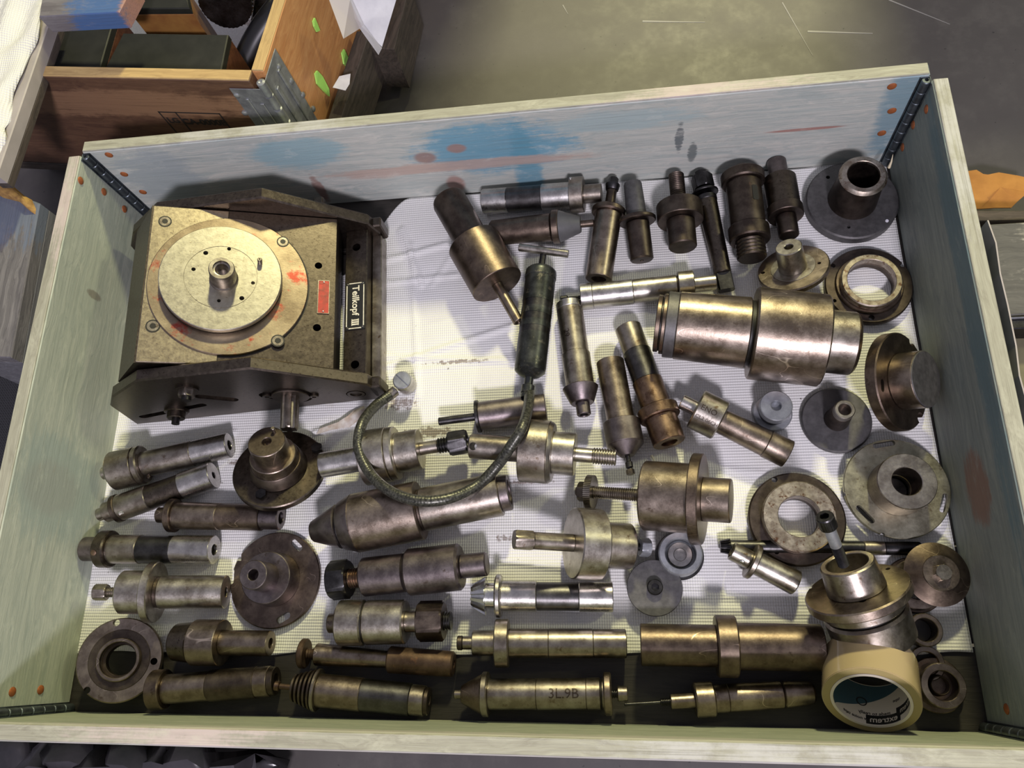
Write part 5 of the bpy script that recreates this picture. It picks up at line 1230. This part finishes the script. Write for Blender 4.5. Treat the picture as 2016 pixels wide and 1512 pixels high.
# dark rough post and kerb beside that crate
def upright(name, label, cat, p, q, z0, z1, w, m):
    a, b = U(*p, z1), U(*q, z1); return None
pb = ething('wooden_batten', 'rough dark wooden batten along the foot of the orange board', 'batten', tuple(U(660, 200, -.02)))
pts = [U(702, 60, -.01), U(728, 62, -.01), U(662, 262, -.01), U(636, 262, -.01)]
plank_obj('batten_body', [pts[0], pts[3], pts[2], pts[1]], .10, M_DARKWOOD, pb)
pb = ething('wooden_skid', 'dark weathered wooden skid end beside the hanging paper', 'skid', tuple(U(770, 60, -.05)))
pts = [U(768, -30, -.03), U(806, -30, -.03), U(776, 97, -.03), U(720, 92, -.03)]
plank_obj('skid_body', [pts[0], pts[3], pts[2], pts[1]], .10, M_DARKWOOD, pb)
# pallet below the orange-brown crate
pp = ething('carrying_pallet', 'dark pallet carrying the orange-brown crate', 'pallet', (E0.x, E0.y, -.15))
for k in range(5):
    a = E0-dx*.0+dyv*(-.0+.13*k); pts = [a+dx*.002, a+dx*.66, a+dx*.66+dyv*.12, a+dx*.002+dyv*.12]
    plank_obj('plank', [V((p.x, p.y, -.057)) for p in pts], .020, M_DARKWOOD, pp)
for k in (0, 1, 2):
    for j in (0, 1):
        a = E0+dx*(.05+.25*k)+dyv*(.05+.4*j); pts = [a, a+dx*.1, a+dx*.1+dyv*.1, a+dyv*.1]
        plank_obj('block', [V((p.x, p.y, -.078)) for p in pts], .072, M_DARKWOOD, pp)

# left side: anti-slip mat on the floor, another collar's edge with cloth, heavy block and painted board
mt = plank_obj('rubber_mat', [V((-1.15, -.45, -.135)), V((-.62, -.45, -.135)), V((-.62, .40, -.135)), V((-1.15, .40, -.135))], .014, M_GRID)
tag(mt, 'black ribbed rubber mat on the hall floor left of the crate', 'mat')
lc = ething('pale_edge_crate', 'crate with pale narrow top edge under white cloth at the far left', 'crate', (-.62, .40, -.15))
a0, a1 = U(100, 34, .20), U(-6, 345, .20); b1, b0 = U(-28, 345, .20), U(80, 34, .20)
plank_obj('top_edge', [a0, a1, b1, b0], .02, M_STRIP, lc)
pl = [V((p.x, p.y, .1795)) for p in (a0, a1, b1, b0)]; plank_obj('board', pl, .012, M_DARKWOOD, lc)
cl2 = []
NXc, NYc = 26, 26
vs = []
for i in range(NXc+1):
    for j in range(NYc+1):
        u_, v__ = i/NXc, j/NYc
        ex = [(82, -20), (84, 0), (66, 75), (44, 118), (16, 190), (6, 235), (0, 262), (-12, 300)]
        k = v__*(len(ex)-1); kk = min(int(k), len(ex)-2); t = k-kk
        px = ex[kk][0]*(1-t)+ex[kk+1][0]*t + 3*math.sin(v__*31); py = ex[kk][1]*(1-t)+ex[kk+1][1]*t
        p = U(px-(1-u_)*160, py, .212); vs.append((p.x, p.y, .214+.006*math.sin(i*.7+j*.5)*math.sin(j*.3)-.010*(u_**8)))
fs = [[i*(NYc+1)+j, (i+1)*(NYc+1)+j, (i+1)*(NYc+1)+j+1, i*(NYc+1)+j+1] for i in range(NXc) for j in range(NYc)]
o = obj('draped_cloth', mesh(vs, fs, True, 180), M_CLOTH); tag(o, 'white embossed cloth draped over the pale-edged crate in the top left corner', 'cloth')
so = o.modifiers.new('thickness', 'SOLIDIFY'); so.thickness = .001; so.offset = -1
bb = ething('painted_board', 'grey board smeared with blue paint at the top left edge', 'board', tuple(U(160, 10, .21)))
pts = [U(76, 33, .24), U(234, 24, .24), U(262, -30, .24), U(86, -30, .24)]
plank_obj('board_body', pts, .03, M_BLUEBOX, bb)
hb = ething('heavy_timber', 'grey weathered timber block with sawdust on top, left of the crate', 'timber', (-.70, .13, -.15))
zt_ = .125
T4 = [U(-70, 342, zt_), U(78, 400, zt_), U(22, 704, zt_), U(-90, 700, zt_)]
plank_obj('timber_top', [T4[1], T4[2], T4[3], T4[0]], .02, M_BLOCK, hb)
S4 = [V((p.x, p.y, zt_-.0203)) for p in T4]; ofs = V((0, 0, 0))
plank_obj('timber_body', [S4[1]+ofs, S4[2]+ofs*.75, S4[3], S4[0]], .22, M_BLOCKS, hb)
random.seed(11); vs = []; pts2 = [(0, 352), (18, 362), (34, 374), (50, 385), (62, 396), (74, 410), (72, 424), (60, 414), (46, 404), (28, 396), (10, 386), (-20, 372), (-20, 345)]
n = len(pts2); P = [U(x, y, zt_) for x, y in pts2]; c = sum(P, V())/n; lo = hb.location
vs = [tuple(p-lo+V((random.uniform(-.003, .003), random.uniform(-.003, .003), 0))) for p in P] + [tuple(p.lerp(c, .35)-lo+V((0, 0, .007+random.random()*.006))) for p in P]
obj('sawdust', mesh(vs, [[i, (i+1) % n, n+(i+1) % n, n+i] for i in range(n)] + [list(range(n, 2*n))], True, 180), M_SAW, hb)

# right side: old pallet, steel strip, torn orange paper
rp_ = ething('old_pallet', 'grey weathered pallet to the right of the crate', 'pallet', (.78, .2, -.15))
def rpl(name, pts, z, th, m): return plank_obj(name, [U(*p, z) for p in pts], th, m, rp_)
rpl('plank', [(1936, 442), (2100, 432), (2075, 614), (1970, 622)], -.03, .022, M_OLDPL)
rpl('plank', [(1908, 414), (2110, 414), (2110, 432), (1916, 436)], -.05, .04, M_DARKWOOD)
rpl('steel_edge', [(1968, 624), (2100, 618), (2100, 622), (1969, 628)], -.028, .02, CHROME)
rpl('bearer', [(1970, 630), (2100, 624), (2100, 644), (1974, 648)], -.034, .05, BLACK)
rpl('plank', [(1975, 655), (2100, 648), (2120, 860), (2030, 870)], -.07, .02, simple('yellow_grey_plank', (.18, .16, .09), .7, 0, (12, (.10, .09, .06))))
op = []
random.seed(5)
pts2 = [(1898, 338), (1922, 335), (1926, 342), (1944, 345), (1966, 340), (2004, 347), (2040, 352), (2040, 382), (2016, 386), (2004, 396), (1990, 410), (1960, 408), (1930, 411), (1915, 411)]
n = len(pts2); P = [U(x, y, -.10) for x, y in pts2]; c = sum(P, V())/n
vs = [tuple(p-c+V((0, 0, random.uniform(-.002, .002)))) for p in P] + [tuple((p-c)*.55+V((0, 0, random.uniform(.0, .008)))) for p in P] + [(0, 0, .004)]
vs += [(x, y, z-.0015) for x, y, z in vs]; k = 2*n+1
f1 = [[i, (i+1) % n, n+(i+1) % n, n+i] for i in range(n)] + [[n+i, n+(i+1) % n, 2*n] for i in range(n)]
fs = f1 + [[k+a for a in q[::-1]] for q in f1] + [[(i+1) % n, i, k+i, k+(i+1) % n] for i in range(n)]
o = obj('torn_paper', mesh(vs, fs, True, 50), M_ORPAP); o.location = c; tag(o, 'torn orange-brown oily paper lying right of the crate', 'paper')
# bent galvanised strip outside the right board
ep = [(1936, 434), (1948, 480), (1962, 540), (1976, 600), (1990, 680), (2000, 740), (2012, 800), (2030, 870)]
P = [U(x+2, y, .165) for x, y in ep]; vs = []
c = P[0].copy(); st = ething('steel_strip', 'thin bent galvanised strip standing along the outside of the right board', 'strip', (c.x, c.y, 0))
for i, p in enumerate(P):
    wob = .0015*math.sin(i*2.1)
    for dx_, z in ((0, .165), (.0016, .165), (.0016, .06), (0, .06)): vs.append((p.x-c.x+dx_+wob+.003, p.y-c.y, z+.002*math.sin(i*1.3)))
n = len(P); fs = [[i*4+k, i*4+(k+1) % 4, (i+1)*4+(k+1) % 4, (i+1)*4+k] for i in range(n-1) for k in range(4)] + [[0,1,2,3], [4*n-1, 4*n-2, 4*n-3, 4*n-4]]
obj('strip_body', mesh(vs, fs), M_STRIP, st)
# near side: film-wrapped load in front of the crate
random.seed(9); NW, NH = 34, 12; vs = []
A0, A1, B0, B1 = U(-60, 1462, -.055), U(482, 1480, -.055), U(-60, 1600, -.08), U(470, 1610, -.08)
for i in range(NW+1):
    for j in range(NH+1):
        p = A0.lerp(A1, i/NW).lerp(B0.lerp(B1, i/NW), j/NH); edge = max(0, (i-NW*.72)/(NW*.28))
        vs.append((p.x, p.y, p.z+.010*random.random()+.012*math.sin(i*.9)*math.sin(j*1.4)-.05*(i == NW)))
fs = [[i*(NH+1)+j, (i+1)*(NH+1)+j, (i+1)*(NH+1)+j+1, i*(NH+1)+j+1] for i in range(NW) for j in range(NH)]
o = obj('film_wrapped_load', mesh(vs, fs, True, 40), M_FILM); tag(o, 'load wrapped in crumpled dark film in front of the near board', 'load')
so = o.modifiers.new('thickness', 'SOLIDIFY'); so.thickness = .05; so.offset = -1
# splinter in the far right corner, loose chips on the cloth
p = U(1757, 322, .05); 
o = obj('wood_splinter', mesh(*tube_vf([U(1750, 330, .045), U(1755, 318, .055), U(1758, 304, .062)], .0018, 6, rf=lambda t: .002*(1-t)+.0002), smooth=True), simple('fresh_splinter', (.75, .66, .45), .6)); tag(o, 'pale wood splinter standing in the far right corner', 'splinter')
random.seed(21)
for i, (px, py) in enumerate(((1286, 902), (1040, 0), )):
    if py == 0: continue
    q = U(px, py, .002); o = obj('wood_chip', mesh(*tube_vf([q+V((-.002, .004, 0)), q+V((0, -.001, .001)), q+V((.001, -.005, 0))], .001, 5, rf=lambda t: .0016*(1-t)+.0004)), simple('chip', (.7, .66, .52), .6)); tag(o, 'tiny pale chip on the cloth above the knurled wheel mandrel drum', 'chip')

# ------------------------------------------------------------------ the hall's far wall; unseen low panels added to shade the floor beside their gap
M_BLOCKER = simple('grey_light_blocker', (.16, .16, .16), .6)
for nm, x0, x1 in (('light_blocker_left', -2.2, .20), ('light_blocker_right', .68, 2.4)):
    o = obj(nm, mesh(*box_vf(x0, x1, 1.70, 1.76, -.15, 1.19, .004)), M_BLOCKER); o['kind'] = 'structure'
o = obj('wall_far', mesh(*box_vf(-4, 4, 5, 5.2, -.17, 3.6)), simple('grey_hall_wall', (.22, .22, .22), .8, 0, (3, (.16, .16, .17)))); o['kind'] = 'structure'
